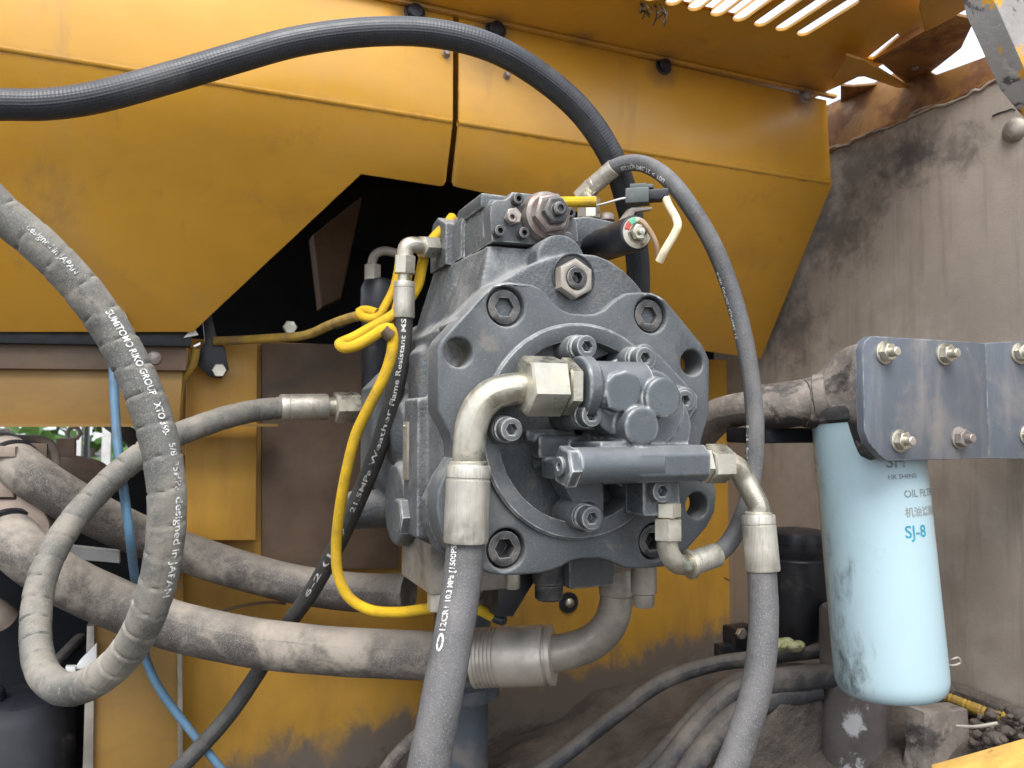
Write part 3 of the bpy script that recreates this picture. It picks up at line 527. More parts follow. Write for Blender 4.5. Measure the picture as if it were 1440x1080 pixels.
for x, z in HB:                                     # big cap bolts in their counterbores
    if first is None:
        first = obj('socket_bolt', socket_bolt(G(), (x, .004, z), (0, -1, 0), .0176, .022, .0102, .019), 'boltblk', pump); d0 = Vector((x, 0, z))
        fb = WO[first.name]
    else: inst(first, pump, 'socket_bolt', fb + Vector((x, 0, z))-d0)
for x, z in HB: obj('counterbore_floor', G().lathe((x, .0285, z), (0, -1, 0), [(.0206, 0), (0, .0003)], 28), 'bore', pump)
# rounded top of the housing behind the flange
tp = [(640, 452), (690, 402), (716, 388), (735, 377), (754, 368), (782, 359), (810, 355.5), (838, 358), (858, 366), (878, 380), (895, 397), (915, 425), (930, 470), (800, 520), (680, 520)]
arch = G().plate(pxY(tp, .010), [], .06, .002, planeXZ(.010))
c = onY(806, 389, .0095); obj('plug_recess', G().lathe(c, (0, -1, 0), [(.0235, 0), (.0250, .0004), (.0252, .0016), (.0240, .0022), (.022, .0006), (0, .0006)], 32), 'bore', pump)
c = onY(811, 391, -.004); g = G(); u = .0215
g.plate(circ(0, 0, u, 6, PI/6), [circ(0, 0, .0115, 24)], .03, .0025, lambda x, y, z: c + Vector((x, z, y)))
plug = obj('hex_plug', g, 'steeldull', pump)
g = G().plate(circ(0, 0, .0118, 24), [circ(0, 0, .0066, 6)], .012, .001, lambda x, y, z: c + Vector((x, z-.002, y))); g.lathe(c+Vector((0, .007, 0)), (0, -1, 0), [(.0068, 0), (0, .0003)], 6); obj('plug_screw', g, 'boltblk', plug)
c2 = onY(790, 352, .03); arch.lathe(c2+Vector((0, .04, -.012)), (0, -1, 0), [(.030, -.02), (.030, .038), (.0285, .04), (0, .04)], 32)
# main casing
def ring_section(hw, zt, zb, ch, xc=0): return [(xc-hw+ch, zt), (xc+hw-ch, zt), (xc+hw, zt-ch), (xc+hw, zb+ch), (xc+hw-ch, zb), (xc-hw+ch, zb), (xc-hw, zb+ch), (xc-hw, zt-ch)]
g = G()
g.plate(ring_section(.140, 1.42, 1.165, .075), [], .05, .006, planeXZ(.0345))
g.plate(ring_section(.122, 1.44, 1.165, .03), [], .24, .008, planeXZ(.07))
g.plate(ring_section(.132, 1.415, 1.185, .025), [], .05, .006, planeXZ(.14))
casing = g
g = casing; g.plate(ring_section(.150, 1.405, 1.185, .05), [], .075, .008, planeXZ(.30)); g.plate(ring_section(.118, 1.38, 1.21, .05), [], .05, .008, planeXZ(.37))
g.plate(pxY([(660, 640), (640, 648), (618, 672), (603, 705), (604, 740), (618, 775), (645, 797), (700, 806)], .034), [], .03, .003, planeXZ(.034))
# side rib with name plate and plug
p0 = onX(582, 583, -.138); 
casing.box((-.134, .105, 1.26), .018, .028, .075, .003)
g = G()
a = [onX(*q, -.1535) for q in ((574, 584), (582, 584), (581, 655), (574, 655))]
g.box((-.1535, .118, 1.277), .0012, .009, .032, .0005); npl = obj('name_plate', g, 'steeldull', pump)
obj('rivet', G().sphere((-.1555, .118, 1.304), .0018, 8), 'steeldull', npl)
c = Vector((-.148, .125, 1.205)); obj('side_plug', G().hexa(c, (-1, 0, 0), .021, .014, .12), 'castsmooth', pump)
g = casing; g.lathe((-.128, .20, 1.21), (-1, 0, 0), [(.05, 0), (.05, .012), (.046, .018), (0, .018)], 36); g.lathe((-.10, .235, 1.30), (-1, 0, -.2), [(.06, 0), (.055, .035), (.03, .05), (0, .05)], 36)
g.lathe((-.12, .34, 1.19), (-1, 0, 0), [(.026, 0), (.026, .05), (.02, .056), (0, .056)], 28); # neck below the regulator (embossed casting)
def loft(g, s0, s1):
    n = len(s0); g.add([*s0, *s1], [tuple(range(n)), tuple(range(2*n-1, n-1, -1))]+[(i, (i+1) % n, n+(i+1) % n, n+i) for i in range(n)])
g = G()
lo0 = [Vector(q) for q in ((-.108, .030, 1.40), (.03, .03, 1.40), (.06, .20, 1.40), (-.118, .24, 1.40))]
hi0 = [Vector(q) for q in ((-.076, .066, 1.502), (.03, .060, 1.502), (.05, .20, 1.502), (-.088, .232, 1.502))]
loft(g, lo0, hi0)
neckg = g
full = G(); 
for q in (casing, arch, neckg): full.add(q.v, q.f)
neck = obj('pump_housing', remesh(full, .0022, 5), 'cast', pump, angle=60)
def side_text(txt, size, o, ux, uz, m, par, name, ext):
    vs, fs = textgeo(txt, size, ext); n = ux.cross(uz); obj(name, G().add([o+ux*v.x+uz*v.y+n*v.z for v in vs], fs), m, par)
# left face frame of neck: u runs from rear to front
ux = (hi0[0]-hi0[3]).normalized(); up_ = (hi0[0]-lo0[0]); up_ = (up_-ux*up_.dot(ux)).normalized()
def neckpt(px, py): 
    n = ux.cross(up_); return onPl(px, py, (hi0[0]+lo0[3])/2, n) - n*.0004
tu = (neckpt(657, 370)-neckpt(630, 396)).normalized(); tn = ux.cross(up_); tv = tn.cross(tu)
side_text('SNOHX', .024, neckpt(634, 410), tu, tv, 'cast', neck, 'cast_lettering', .0014)
side_text('23382', .018, neckpt(640, 436), tu, tv, 'cast', neck, 'cast_lettering', .0012)
# regulator block
YR = .058
cov = [(692, 340), (689, 300), (691, 286), (697, 281), (711, 280), (716, 276), (721, 269.5), (769, 274), (783, 277), (797, 291), (812, 312), (814, 338), (805, 345), (775, 346), (705, 340)]
g = pxplate(cov, YR, .022, .0025); reg = obj('regulator', g, 'castsmooth', pump)
rb = pxY(cov, YR); 
g = G(); 
blk = [(x, z) for x, z in rb]; 
g.plate([(-.078, 1.502), (.03, 1.502), (.04, 1.53), (.035, 1.550), (-.068, 1.558), (-.073, 1.552), (-.078, 1.54)], [], .14, .004, planeXZ(.079))
g.plate([(-.083, 1.502), (-.04, 1.502), (-.04, 1.566), (-.066, 1.568), (-.076, 1.560), (-.083, 1.545)], [], .045, .004, planeXZ(.14))
g.box((-.045, .12, 1.556), .035, .04, .009, .004)
obj('regulator_body', g, 'cast', pump)
for (x, y, z, r) in ((-.0785, .20, 1.545, .010), (-.0785, .205, 1.520, .008)):
    obj('threaded_hole', G().lathe((x, y, z), (-1, 0, 0), [(r, 0), (r, .0006), (0, .0006)], 24), 'bore', reg)
# round left lug of regulator
g = G(); g.plate([(.17, 1.50), (.235, 1.50), (.235, 1.545), (.225, 1.562), (.205, 1.566), (.19, 1.56), (.17, 1.55)], [circ(.206, 1.546, .0085, 20), circ(.208, 1.52, .0075, 20)], .03, .003, lambda x, y, z: Vector((-.092+z, x, y))); obj('left_lug', g, 'cast', pump)
def cap(par, x, y, yy, R, h, hx, m='boltblk', name='socket_screw', ax=(0, -1, 0)):
    c = onY(x, y, yy); g = socket_bolt(G(), c, ax, R, h, hx); return obj(name, g, m, par)
for (x, y) in ((730, 279), (704, 324), (738, 327), (803, 299)): cap(reg, x, y, YR-.010, .0062, .012, .0034)
c = onY(719, 306, YR); obj('lock_nut', nutgeo(c, (0, -1, 0), .0095, .009, .12, .3), 'steeldull', reg); cap(reg, 721, 305, YR-.014, .0058, .007, .003, 'hexrust')
c = onY(765, 306, YR); g = G(); g.lathe(c, (0, -1, 0), [(.0285, 0), (.0285, .004), (.0265, .007), (.0265, .011), (.023, .013), (.0225, .0135)], 40); adj = obj('adjuster_collar', g, 'hexrust', reg)
obj('adjuster_nut', G().hexa(c+Vector((0, -.013, 0)), (0, -1, 0), .0225, .012, .12, rot=.25), 'hexrust', reg)
obj('adjuster_screw', G().hexa(c+Vector((0, -.025, 0)), (0, -1, 0), .0155, .010, .12, rot=.1).lathe(c+Vector((0, -.035, 0)), (0, -1, 0), [(.0075, 0), (.0075, .006), (.006, .0072), (.004, .0072), (.0036, .004), (0, .004)], 20), 'boltblk', reg)
c = onY(797, 334, YR-.002); obj('dial_screw', G().lathe(c, (0, -1, 0), [(.006, 0), (.006, .0025), (.0045, .0032), (0, .0032)], 22), 'castsmooth', reg)
# right hand valve block and solenoid
g = pxplate([(800, 306), (829, 304), (866, 312), (874, 330), (872, 352), (815, 348), (800, 345)], .095, .06, .003); vb = obj('valve_block', g, 'cast', pump)
obj('block_fitting', nutgeo(onY(831, 303, .12)-Vector((0, 0, .004)), (0, 0, 1), .0115, .026), 'zinc', vb)
obj('block_plug', G().lathe(onY(853, 308, .12)-Vector((0, 0, .002)), (0, 0, 1), [(.0105, 0), (.0105, .006), (.007, .009), (0, .0095)], 18), 'hexrust', vb)
sa, sb = P(846, 345, .905), P(895, 327.5, .825); ax = (sb-sa).normalized()
L = (sb-sa).length
g = G().lathe(sa, ax, [(.0175, -.02), (.0175, 0), (.0195, .004), (.0195, L-.004), (.0185, L-.001), (.0165, L), (.0162, L)], 40); sol = obj('solenoid', g, 'black', pump)
g = G().lathe(sb, ax, [(.0168, -.001), (.0168, .0015), (.012, .0022), (.011, .0016), (0, .0016)], 36); obj('solenoid_cap', g, 'zinc', sol)
obj('solenoid_nut', G().hexa(sb+ax*.002, ax, .0088, .007, .1).lathe(sb+ax*.009, ax, [(.0035, 0), (.0035, .004), (0, .0045)], 14), 'zinc', sol)
g = G(); p = sb+ax*.001
u, v, a_ = basis(ax)
g.add([p+(-u*-.0)+v*.0, ], []) if False else None
for nm, m, th0 in (('red_mark', 'red', 2.35), ('green_mark', 'green', 1.75)):
    gg = G(); pts = [(.0165*math.cos(th0+k*.12)*1, .0165*math.sin(th0+k*.12)) for k in range(6)] + [(.0105*math.cos(th0+k*.12), .0105*math.sin(th0+k*.12)) for k in range(5, -1, -1)]
    gg.plate(pts, [], .0012, .0003, lambda x, y, z: p + (CR*x+CU*y - ax*(z-.0018) - ax*0) - ax*((CR*x+CU*y).dot(ax))); obj(nm, gg, m, sol)
# connector above the solenoid with its bracket and leads
con = thing('plug_connector', P(905, 295, .85), 'grey green plug connector above the solenoid, clipped to a small steel tab', 'connector')
axc = (P(935, 274, .84)-P(883, 277, .85)).normalized(); zc = (CU - axc*CU.dot(axc)).normalized(); yc = axc.cross(zc)
cc = P(897, 277, .848); A = (axc, yc, zc)
obj('socket_half', G().box(cc, .0125, .010, .0085, .0015, A).box(cc+zc*.010+axc*.001, .009, .007, .0035, .001, A), 'conn', con)
obj('plug_half', G().box(P(920, 275.5, .846), .0155, .0085, .0060, .0015, A), 'black', con)
obj('locking_tab', G().box(P(908, 263.5, .845), .0085, .006, .0022, .0008, A), 'conn', con)
g = pxplate([(869, 318), (888, 292), (917, 291), (918, 294), (893, 298), (884, 320)], .10, .012, .0006) 
obj('steel_tab', g, 'steeldull', con)
def wire(name, pts, r, m, label=None, cat=None, parent=None, step=.003, seg=12):
    t = Tube([P(*q) for q in pts], r, step); return obj(name, t.geo(seg=seg), m, parent, label, cat), t
wire('white_lead', [(840, 289, .90), (855, 285, .88), (872, 280, .86), (888, 277, .85)], .0012, 'white', parent=con)
wire('cream_lead', [(936, 278, .84), (940, 288, .83), (951, 308, .815), (953, 318, .81), (948, 330, .81), (935, 352, .81), (927, 368, .815)], .0044, 'cream', parent=con)
wire('brown_lead', [(900, 311, .822), (906, 315, .818), (915, 327, .815), (923, 345, .815), (925, 366, .82)], .0030, 'brownwire', parent=con)
# lower outlet blocks
ob = G().box((-.085, .16, 1.148), .045, .06, .028, .004); ob2 = obj('outlet_block', ob, 'steeldull', pump)
c = onY(590, 838, .115); obj('outlet_bolt', G().hexa((-.118, .112, 1.121), (0, 0, -1), .0115, .02, .1), 'zinc', pump)
obj('outlet_block', G().box((.064, .14, 1.140), .030, .05, .025, .004), 'cast', pump)
obj('block_skirt', G().lathe((.022, .12, 1.150), (0, 0, -1), [(.020, 0), (.020, .030), (.017, .033), (.017, .048), (.014, .051), (0, .051)], 24), 'boltblk', pump)
c = Vector((.062, .09, 1.125)); 
obj('outlet_stud', G().lathe(P(905, 802, .92), (0, 0, -1), [(.0155, -.01), (.0155, .026), (.0125, .028), (.0125, .04), (.011, .043), (0, .043)], 24), 'steeldull', pump)
c = P(721, 797, .84); obj('drain_plug', G().lathe(P(721, 805, .87), (0, 0, -1), [(.0085, 0), (.0085, .016), (.0075, .018), (0, .018)], 18), 'zinc', pump)
obj('underside_bracket', G().plate(pxY([(700, 806), (760, 806), (722, 868), (700, 868)], .14), [], .05, .003, planeXZ(.14)), 'black', pump)
# ================================================================ PILOT GEAR PUMP
pilot = thing('pilot_pump', O+Vector((.03, -.03, -.06)), 'small blue grey gear pump bolted inside the ring of the big front flange', 'pump')
def post(g, x, y, yy, y1, R, n=32):              # solid cylinder standing towards the viewer, from y1 to the plane yy
    c = onY(x, y, yy); g.lathe((c.x, y1, c.z), (0, -1, 0), [(R, 0), (R, y1-yy-.0022), (R-.0006, y1-yy-.0009), (R-.0022, y1-yy), (0, y1-yy)], n)
g = G()
post(g, 916, 574, -.046, .01, .040, 48); post(g, 876, 566, -.048, .01, .034, 48); post(g, 928, 600, -.042, .01, .040, 40)
g.lathe(onY(868, 545, -.034), (-1, 0, 0), [(.027, -.028), (.0265, .0), (.0265, .03), (.031, .034), (.031, .045), (.029, .047), (0, .047)], 40)   # inlet port, points left
hxp = pxY([(855, 536), (862, 526), (881, 520), (896, 527), (902, 543), (902, 560), (893, 574), (871, 580), (857, 574), (853, 556)], -.062); g.plate(hxp, [], .05, .002, planeXZ(-.062))
post(g, 934, 559, -.068, .0, .0205); post(g, 904, 600, -.070, .0, .0195)
g.box(onY(909, 562, -.060)+Vector((0, .03, 0)), .020, .03, .013, .003); g.box(onY(905, 580, -.056)+Vector((0, .03, 0)), .015, .03, .018, .003)
for (x, y, r) in ((964, 563, .0150), (908, 503, .0150)): post(g, x, y, -.022, .02, r)
g.plate(pxY([(838, 520), (862, 508), (897, 487), (915, 489), (930, 500), (982, 556), (981, 574), (960, 606), (955, 640), (952, 700), (938, 716), (905, 706), (862, 676), (840, 640), (832, 600), (830, 556)], -.006), [], .03, .002, planeXZ(-.006))
va = onY(795, 656, -.062); axv = Vector((1, 0, 0))
g.lathe(va, axv, [(.0174, 0.008), (.0180, .010), (.0180, .10), (0, .1)], 40)
g.box(va+Vector((.060, .035, .006)), .022, .035, .017, .003); g.box(va+Vector((.022, .045, -.006)), .012, .03, .010, .003)
xb0, xb1 = onY(900, 655, -.078).x, onY(1000, 652, -.078).x
bz0, bz1 = onY(905, 680, -.078).z, onY(905, 633, -.078).z
zc_ = (bz0+bz1)/2; hz = (bz1-bz0)/2
g.plate([(-.078, zc_-hz+.007), (-.071, zc_-hz), (-.04, zc_-hz), (-.032, zc_-hz+.007), (-.032, zc_+hz-.004), (-.038, zc_+hz+.004), (-.068, zc_+hz+.004), (-.078, zc_+hz-.005)], [], xb1-xb0, .001, lambda x, y, z: Vector((xb1-z, x, y)), both=True)
g.box(Vector(((xb0+xb1)/2+.004, -.030, zc_-.032)), .022, .017, .020, .002)
g.box(onY(790, 628, .01), .030, .008, .012, .004); g.box(onY(772, 612, .015), .028, .006, .006, .003)
g.plate(pxY([(790, 676), (850, 676), (850, 715), (848, 735), (826, 742), (808, 735), (806, 705)], -.010), [], .03, .002, planeXZ(-.010))
for (x, y, yy, ln) in ((833, 584, -.030, .05), (932, 691, -.036, .06), (833, 729, -.020, .04)): post(g, x, y, yy, .03, .0150)
for (a, b, r) in (((752, 652), (800, 640), .006),): Tube([onY(*a, .030), onY(*b, .0)], r, .02, False).geo(g, 12)
obj('pump_body', remesh(g, .0011, 3), 'gearpump', pilot, angle=55)
obj('barrel_cap', G().hexa(va+axv*-.004, axv, .0202, .013, .1, rot=.2), 'gearpump', pilot)
obj('barrel_plug', G().plate(circ(0, 0, .0095, 24), [circ(0, 0, .004, 6)], .006, .0008, lambda x, y, z: va + axv*(-.0075+z) + Vector((0, x, y))).lathe(va+axv*-.0035, -axv, [(.005, 0), (0, .0002)], 6), 'castsmooth', pilot)
bl = None
for (x, y, yy, ln) in ((826, 487, -.038, .05), (908, 503, -.038, .034), (964, 563, -.034, .032), (833, 584, -.052, .05), (720, 604, -.036, .045), (932, 691, -.058, .06), (833, 729, -.040, .04)):
    c = onY(x, y, yy)
    if bl is None:
        g = socket_bolt(G(), c, (0, -1, 0), .0112, .014, .0058); g.lathe(c+Vector((0, .0135, 0)), (0, 1, 0), [(.0128, 0), (.0128, .0022), (.0118, .0024), (.0118, .006), (.0128, .0064), (.0128, .012)], 28)
        bl = obj('socket_bolt', g, 'castsmooth', pilot); d0 = c; fb = WO[bl.name]
    else: inst(bl, pilot, 'socket_bolt', fb+c-d0)
    obj('bolt_boss', G().lathe(c+Vector((0, .019, 0)), (0, 1, 0), [(.0125, 0), (.0140, .002), (.0150, ln)], 28), 'castsmooth', pilot)
# ================================================================ HOSES
def hose(name, label, ctrl, r, m, seg=28, step=.004, mod=None, group=None, cat='hose'):
    pts = [P(*q) for q in ctrl]; root = thing(name, pts[len(pts)//2], label, cat, group); t = Tube(pts, r, step)
    obj('rubber_hose', t.geo(seg=seg, mod=mod), m, root); return root, t
# black braided hose over the top
h, t = hose('braided_hose', 'thick black braided hose arching across the yellow guards at the top', [(-90, 150, .76), (0, 147, .775), (60, 147, .785), (130, 138, .795), (250, 106, .82), (330, 82, .835), (420, 58, .855), (520, 45, .87), (610, 47, .88), (690, 67, .895), (760, 107, .925), (820, 160, .95), (862, 225, .97), (884, 290, 1.0), (896, 360, 1.03), (898, 440, 1.06)], .0158, 'rub_black', step=.004)
# spiral wrapped hose loop
RW = .0154
def wrapmod(d, th):
    x = (d/.0262 + .10*math.sin(th*1+d*30)) % 1.0
    return -.0015*math.exp(-((min(x, 1-x))/.03)**2) + -.0005*(x-.5) + .0003*(vn(d*60, th*1.2)-.5)
ctrl = [(-70, 225, .60), (0, 297, .615), (60, 348, .625), (118, 410, .635), (166, 480, .64), (203, 555, .64), (226, 630, .64), (235, 705, .64), (229, 785, .645), (211, 855, .655), (178, 918, .675), (132, 958, .70), (88, 968, .74), (58, 940, .78), (50, 880, .82), (62, 805, .86), (98, 738, .90), (150, 680, .935), (212, 630, .97), (290, 596, 1.01), (350, 579, 1.05), (398, 573, 1.075)]
wh, wt = hose('wrapped_hose', 'spiral wrapped grey hose hanging in a long loop at the left', ctrl, RW, 'rub_wrap', seg=32, step=.0022, mod=wrapmod)
def wtext(tube, px, txt, size, off, direction, m, par, xs=1.0, dd=None):
    d0 = tube.near(P(*px)); hose_text(tube, d0, txt, size, tube.camth(d0)+off, direction, m, par, xs=xs)
def dlen(tube, a, b): return abs(tube.near(P(*b))-tube.near(P(*a)))
def fit_text(tube, a, b, txt, size, off, m, par, twist=0):
    da, db = tube.near(P(*a)), tube.near(P(*b)); direction = 1 if db > da else -1
    vs, fs = textgeo(txt, size); w = max(v.x for v in vs); xs = abs(db-da)/w; hh = size*.35
    th0, th1 = tube.camth(da), tube.camth(db)
    while th1-th0 > PI: th1 -= 2*PI
    while th1-th0 < -PI: th1 += 2*PI
    obj('printed_text', G().add([tube.surf(da+direction*v.x*xs, th0+(th1-th0)*v.x/w+off - direction*(v.y-hh)/tube.rad(da), .0007) for v in vs], fs), m, par)
fit_text(wt, (158, 438, .64), (215, 560, .64), 'SUMITOMO RIKO GROUP', .0080, -.42, 'print', wh)
fit_text(wt, (218, 568, .64), (232, 612, .64), 'XTO 350-', .0080, -.45, 'print', wh)
fit_text(wt, (233, 625, .64), (235, 690, .64), '5/8  35MPa', .0078, -.6, 'printfaint', wh)
fit_text(wt, (235, 697, .64), (222, 830, .645), 'designed in JAPAN', .0086, -.62, 'print', wh)
fit_text(wt, (40, 330, .62), (100, 395, .63), 'designed in JAPAN', .0075, -.35, 'printfaint', wh)
fa, fb_ = P(394, 573, 1.075), P(460, 572, 1.105)
obj('ferrule', ferr(G(), fa, fb_, .0188), 'ferrule', wh); obj('ferrule_neck', G().lathe(fb_, fb_-fa, [(.0135, -.002), (.0135, .016)], 24), 'zinc', wh)
obj('hex_nut', nutgeo(P(470, 573, 1.11), fb_-fa, .0235, .036, .1, .25), 'zinc', wh)
# big dusty pump hoses
h, t = hose('suction_hose', 'thick dusty hose sweeping across the lower left into a grooved steel collar', [(-6, 726, 1.03), (10, 748, .975), (36, 778, .955), (82, 810, .968), (150, 844, .988), (240, 878, 1.005), (340, 901, 1.01), (440, 913, 1.015), (560, 920, 1.02), (680, 924, 1.02)], .0312, 'rub_dusty', seg=36, mod=lambda d, th: .0012*(vn(d*25, th*.9)-.5) - .0006*math.exp(-(((d/.12) % 1-.5)/.012)**2))
a, b = P(668, 925, 1.02), P(779, 920, 1.0); ax = (b-a).normalized(); L = (b-a).length
pr = [(.030, -.002), (.040, -.001), (.0405, .0)]
for k in range(6): pr += [(.0405, .004+k*.0052), (.0385, .0048+k*.0052), (.0385, .0072+k*.0052), (.0405, .0078+k*.0052)]
pr += [(.0405, L-.014), (.039, L-.012), (.037, L-.011), (.037, L-.008), (.0405, L-.007), (.0405, L-.001), (.036, L), (.02, L)]
obj('grooved_collar', G().lathe(a, ax, [(r_*.945, t_) for r_, t_ in pr], 48), 'collar', h)
el = Tube([P(770, 920, 1.0), P(800, 915, .995), P(832, 903, .985), P(856, 880, .975), P(866, 850, .97), P(867, 825, .97), P(867, 800, .97)], lambda d: .0235 - .003*min(1, d/.15), .004)
obj('steel_elbow', el.geo(seg=36), 'steeldull', h)
obj('elbow_collar', G().lathe(P(868, 838, .97), (0, 0, 1), [(.0205, 0), (.0230, .003), (.0230, .03), (.0205, .034)], 36), 'steeldull', h)
h, t = hose('delivery_hose', 'dusty hose running behind the loop from the tan block to the pump underside', [(2, 636, 1.04), (18, 649, .985), (48, 672, .982), (95, 702, 1.0), (150, 732, 1.04), (220, 762, 1.085), (310, 793, 1.12), (400, 818, 1.14), (490, 832, 1.14), (575, 834, 1.11)], .0280, 'rub_dusty', seg=36, mod=lambda d, th: .001*(vn(d*22+7, th*.9)-.5))
# slim black hose with elbow fitting
ctrl = [(568, 440, .93), (566, 480, .93), (557, 540, .93), (545, 590, .935), (525, 650, .95), (498, 715, .98), (470, 775, 1.01), (438, 832, 1.045), (398, 888, 1.08), (360, 950, 1.08), (318, 1010, 1.06), (255, 1078, 1.03), (215, 1115, 1.02)]
sh, st_ = hose('slim_hose', 'slim black hose with worn white print hanging from a bright elbow fitting', ctrl, .0112, 'rub_slim', seg=20)
fit_text(st_, (558, 570, .93), (567, 450, .93), 'Flame Resistant MS', .0078, .0, 'print', sh)
fit_text(st_, (500, 716, .98), (556, 575, .93), '21.5MPa Weather', .0076, .1, 'printfaint', sh)
fit_text(st_, (435, 835, 1.045), (488, 735, .99), '6-2 (1/4)', .0085, .3, 'printfaint', sh)
obj('ferrule', ferr(G(), P(568.5, 396, .93), P(568, 447, .93), .0128), 'ferrule', sh)
obj('fitting_neck', G().lathe(P(569, 380, .93), P(568, 400, .93)-P(569, 380, .93), [(.0075, -.004), (.0075, .02)], 20), 'zinc', sh)
a = P(570, 360, .93); obj('hex_nut', nutgeo(a, P(569, 386, .93)-a, .0135, .022, .1, .2), 'zinc', sh)
el = Tube([P(570, 368, .93), P(570, 355, .93), P(571, 349, .93), P(575, 345, .931), P(583, 344.5, .935), P(598, 347, .945)], .0098, .002)
obj('elbow_body', el.geo(seg=22), 'zinc', sh)
a, b = P(592, 347, .94), P(612, 348, .955); obj('hex_nut', nutgeo(a, b-a, .0142, .023, .1, .2), 'zinc', sh)
obj('hex_nut', nutgeo(P(615, 348, .957), b-a, .0152, .014, .1, .5), 'zinc', sh)
# lower front hoses and fittings
gf, gt = hose('front_hose', 'thick grey speckled hose hanging in front of the pump from a bright steel elbow', [(656, 735, .735), (654, 775, .73), (648, 830, .72), (638, 890, .70), (627, 950, .685), (614, 1020, .67), (602, 1080, .66), (592, 1140, .65)], .0183, 'rub_front', seg=36)
fit_text(gt, (622, 895, .695), (634, 765, .73), '12CR1 10.3 MPa [1500PSI', .0084, .60, 'print', gf)
d0 = gt.near(P(627, 908, .70)); th = gt.camth(d0)+.60
obj('printed_mark', G().add([gt.surf(d0+.0075*math.cos(q), th+.0036/gt.r*math.sin(q), .0005) for q in [2*PI*k/24 for k in range(24)]] + [gt.surf(d0+.0050*math.cos(q), th+.0018/gt.r*math.sin(q), .0005) for q in [2*PI*k/24 for k in range(24)]], [(k, (k+1) % 24, 24+(k+1) % 24, 24+k) for k in range(24)]), 'print', gf)
obj('ferrule', ferr(G(), P(659, 654, .735), P(655, 763, .728), .0213), 'ferrule', gf)
obj('collar', G().lathe(P(659, 648, .735), (0, 0, -1), [(.0165, 0), (.0185, .001), (.0185, .006), (.0165, .007)], 36), 'zinc', gf)
el = Tube([P(659, 662, .735), P(660, 630, .735), P(663, 600, .735), P(674, 572, .736), P(694, 554, .738), P(720, 547, .742), P(745, 546, .748)], .0158, .003); obj('steel_elbow', el.geo(seg=36), 'zinc', gf)
a = onY(738, 546, -.062); axn = Vector((1, 0, 0)); a.y = -.034-.03*0; 
nc = onY(868, 545, -.034); ys = nc.y; zs = nc.z
p1 = onY(735, 546, ys); p2 = onY(786, 546, ys)
obj('hex_nut', nutgeo(Vector((p1.x, ys, zs)), axn, .0305, p2.x-p1.x, .09, .3), 'zinc', gf)
p3 = onY(788, 546, ys); p4 = onY(808, 546, ys); obj('lock_nut', nutgeo(Vector((p3.x, ys, zs)), axn, .0285, p4.x-p3.x-.002, .09, .55), 'zinc', gf)
rh, rt = hose('return_hose', 'grey hose hanging at the right of the pump from a long bright ferrule', [(1070, 775, .80), (1072, 815, .795), (1074, 860, .785), (1071, 920, .77), (1062, 975, .76), (1048, 1025, .75), (1028, 1080, .74), (1005, 1130, .73)], .0149, 'rub_front', seg=30)
obj('ferrule', ferr(G(), P(1066, 724, .805), P(1073, 803, .797), .0173), 'ferrule', rh)
obj('collar', G().lathe(P(1066, 719, .805), (0, 0, -1), [(.012, 0), (.0140, .001), (.0140, .005), (.012, .006)], 30), 'zinc', rh)
xe = xb1; yv, zv = -.055, zc_
dpt = lambda q: (q-CAM).dot(CF)
p1 = Vector((xb1, yv, zv)); obj('lock_nut', nutgeo(p1, axn, .0195, .010, .1, .2), 'zinc', rh); obj('hex_nut', nutgeo(p1+axn*.011, axn, .0205, .026, .1, .5), 'zinc', rh)
pe = p1+axn*.035; de = dpt(pe)
rb_ = .023; cq = pe+axn*.002-ZZ*rb_; el = Tube([pe-axn*.004, pe] + [cq+axn*rb_*math.sin(q)+ZZ*rb_*math.cos(q) for q in (.15, .4, .7, 1.0, 1.25)] + [P(1066, 712, .806), P(1066, 728, .805)], .0115, .003); obj('steel_elbow', el.geo(seg=28), 'zinc', rh)
# arch hose from the top to the lower outlet
ctrl = [(862, 236, .955), (875, 231, .95), (895, 229, .94), (918, 236, .92), (945, 257, .90), (975, 297, .885), (1003, 345, .88), (1027, 405, .875), (1045, 470, .87), (1057, 540, .865), (1062, 610, .86), (1058, 670, .855), (1045, 725, .845), (1025, 763, .84), (1003, 783, .83), (985, 790, .822)]
ah, at_ = hose('arch_hose', 'slim grey hose arching from the top fitting around the right side of the pump', ctrl, .0100, 'rub_arch', seg=22, step=.003)
fit_text(at_, (940, 257, .90), (874, 236, .95), '001 > 21.5MPa(3120', .0075, .55, 'print', ah)
fit_text(at_, (1043, 478, .87), (1015, 380, .877), '21.5MPa(3120PSI) 06-5', .0045, .85, 'print', ah)
fit_text(at_, (1060, 660, .855), (1059, 600, .86), '1/4 IN', .0055, .9, 'printfaint', ah)
a, b = P(833, 262, .975), P(864, 235.5, .953); obj('ferrule', ferr(G(), a, b, .0113), 'ferrule', ah)
a2 = P(815, 280, .985); obj('hex_nut', nutgeo(a2, a-a2, .0118, .026, .1, .2), 'ferrule', ah)
obj('base_nut', nutgeo(P(828, 285, .985), (0, 0, -1), .0145, .02, .1), 'zinc', ah)
a, b = P(970, 793, .815), P(1008, 780, .832); obj('ferrule', ferr(G(), a, b, .0128), 'ferrule', ah)
obj('collar', G().lathe(a, b-a, [(.0142, -.004), (.0158, -.003), (.0158, .001), (.0142, .002)], 28), 'zinc', ah)
el = Tube([P(938, 745, .785), P(938, 765, .785), P(942, 780, .788), P(952, 792, .797), P(962, 794, .807), P(972, 792, .816)], .0108, .002); obj('steel_elbow', el.geo(seg=24), 'zinc', ah)
p1 = P(938, 706, .785); obj('lock_nut', nutgeo(p1, (0, 0, -1), .0140, .0155, .1, .2), 'zinc', ah); p1 = P(939, 728, .785); obj('hex_nut', nutgeo(p1, (0, 0, -1), .0150, .023, .1, .55), 'zinc', ah)
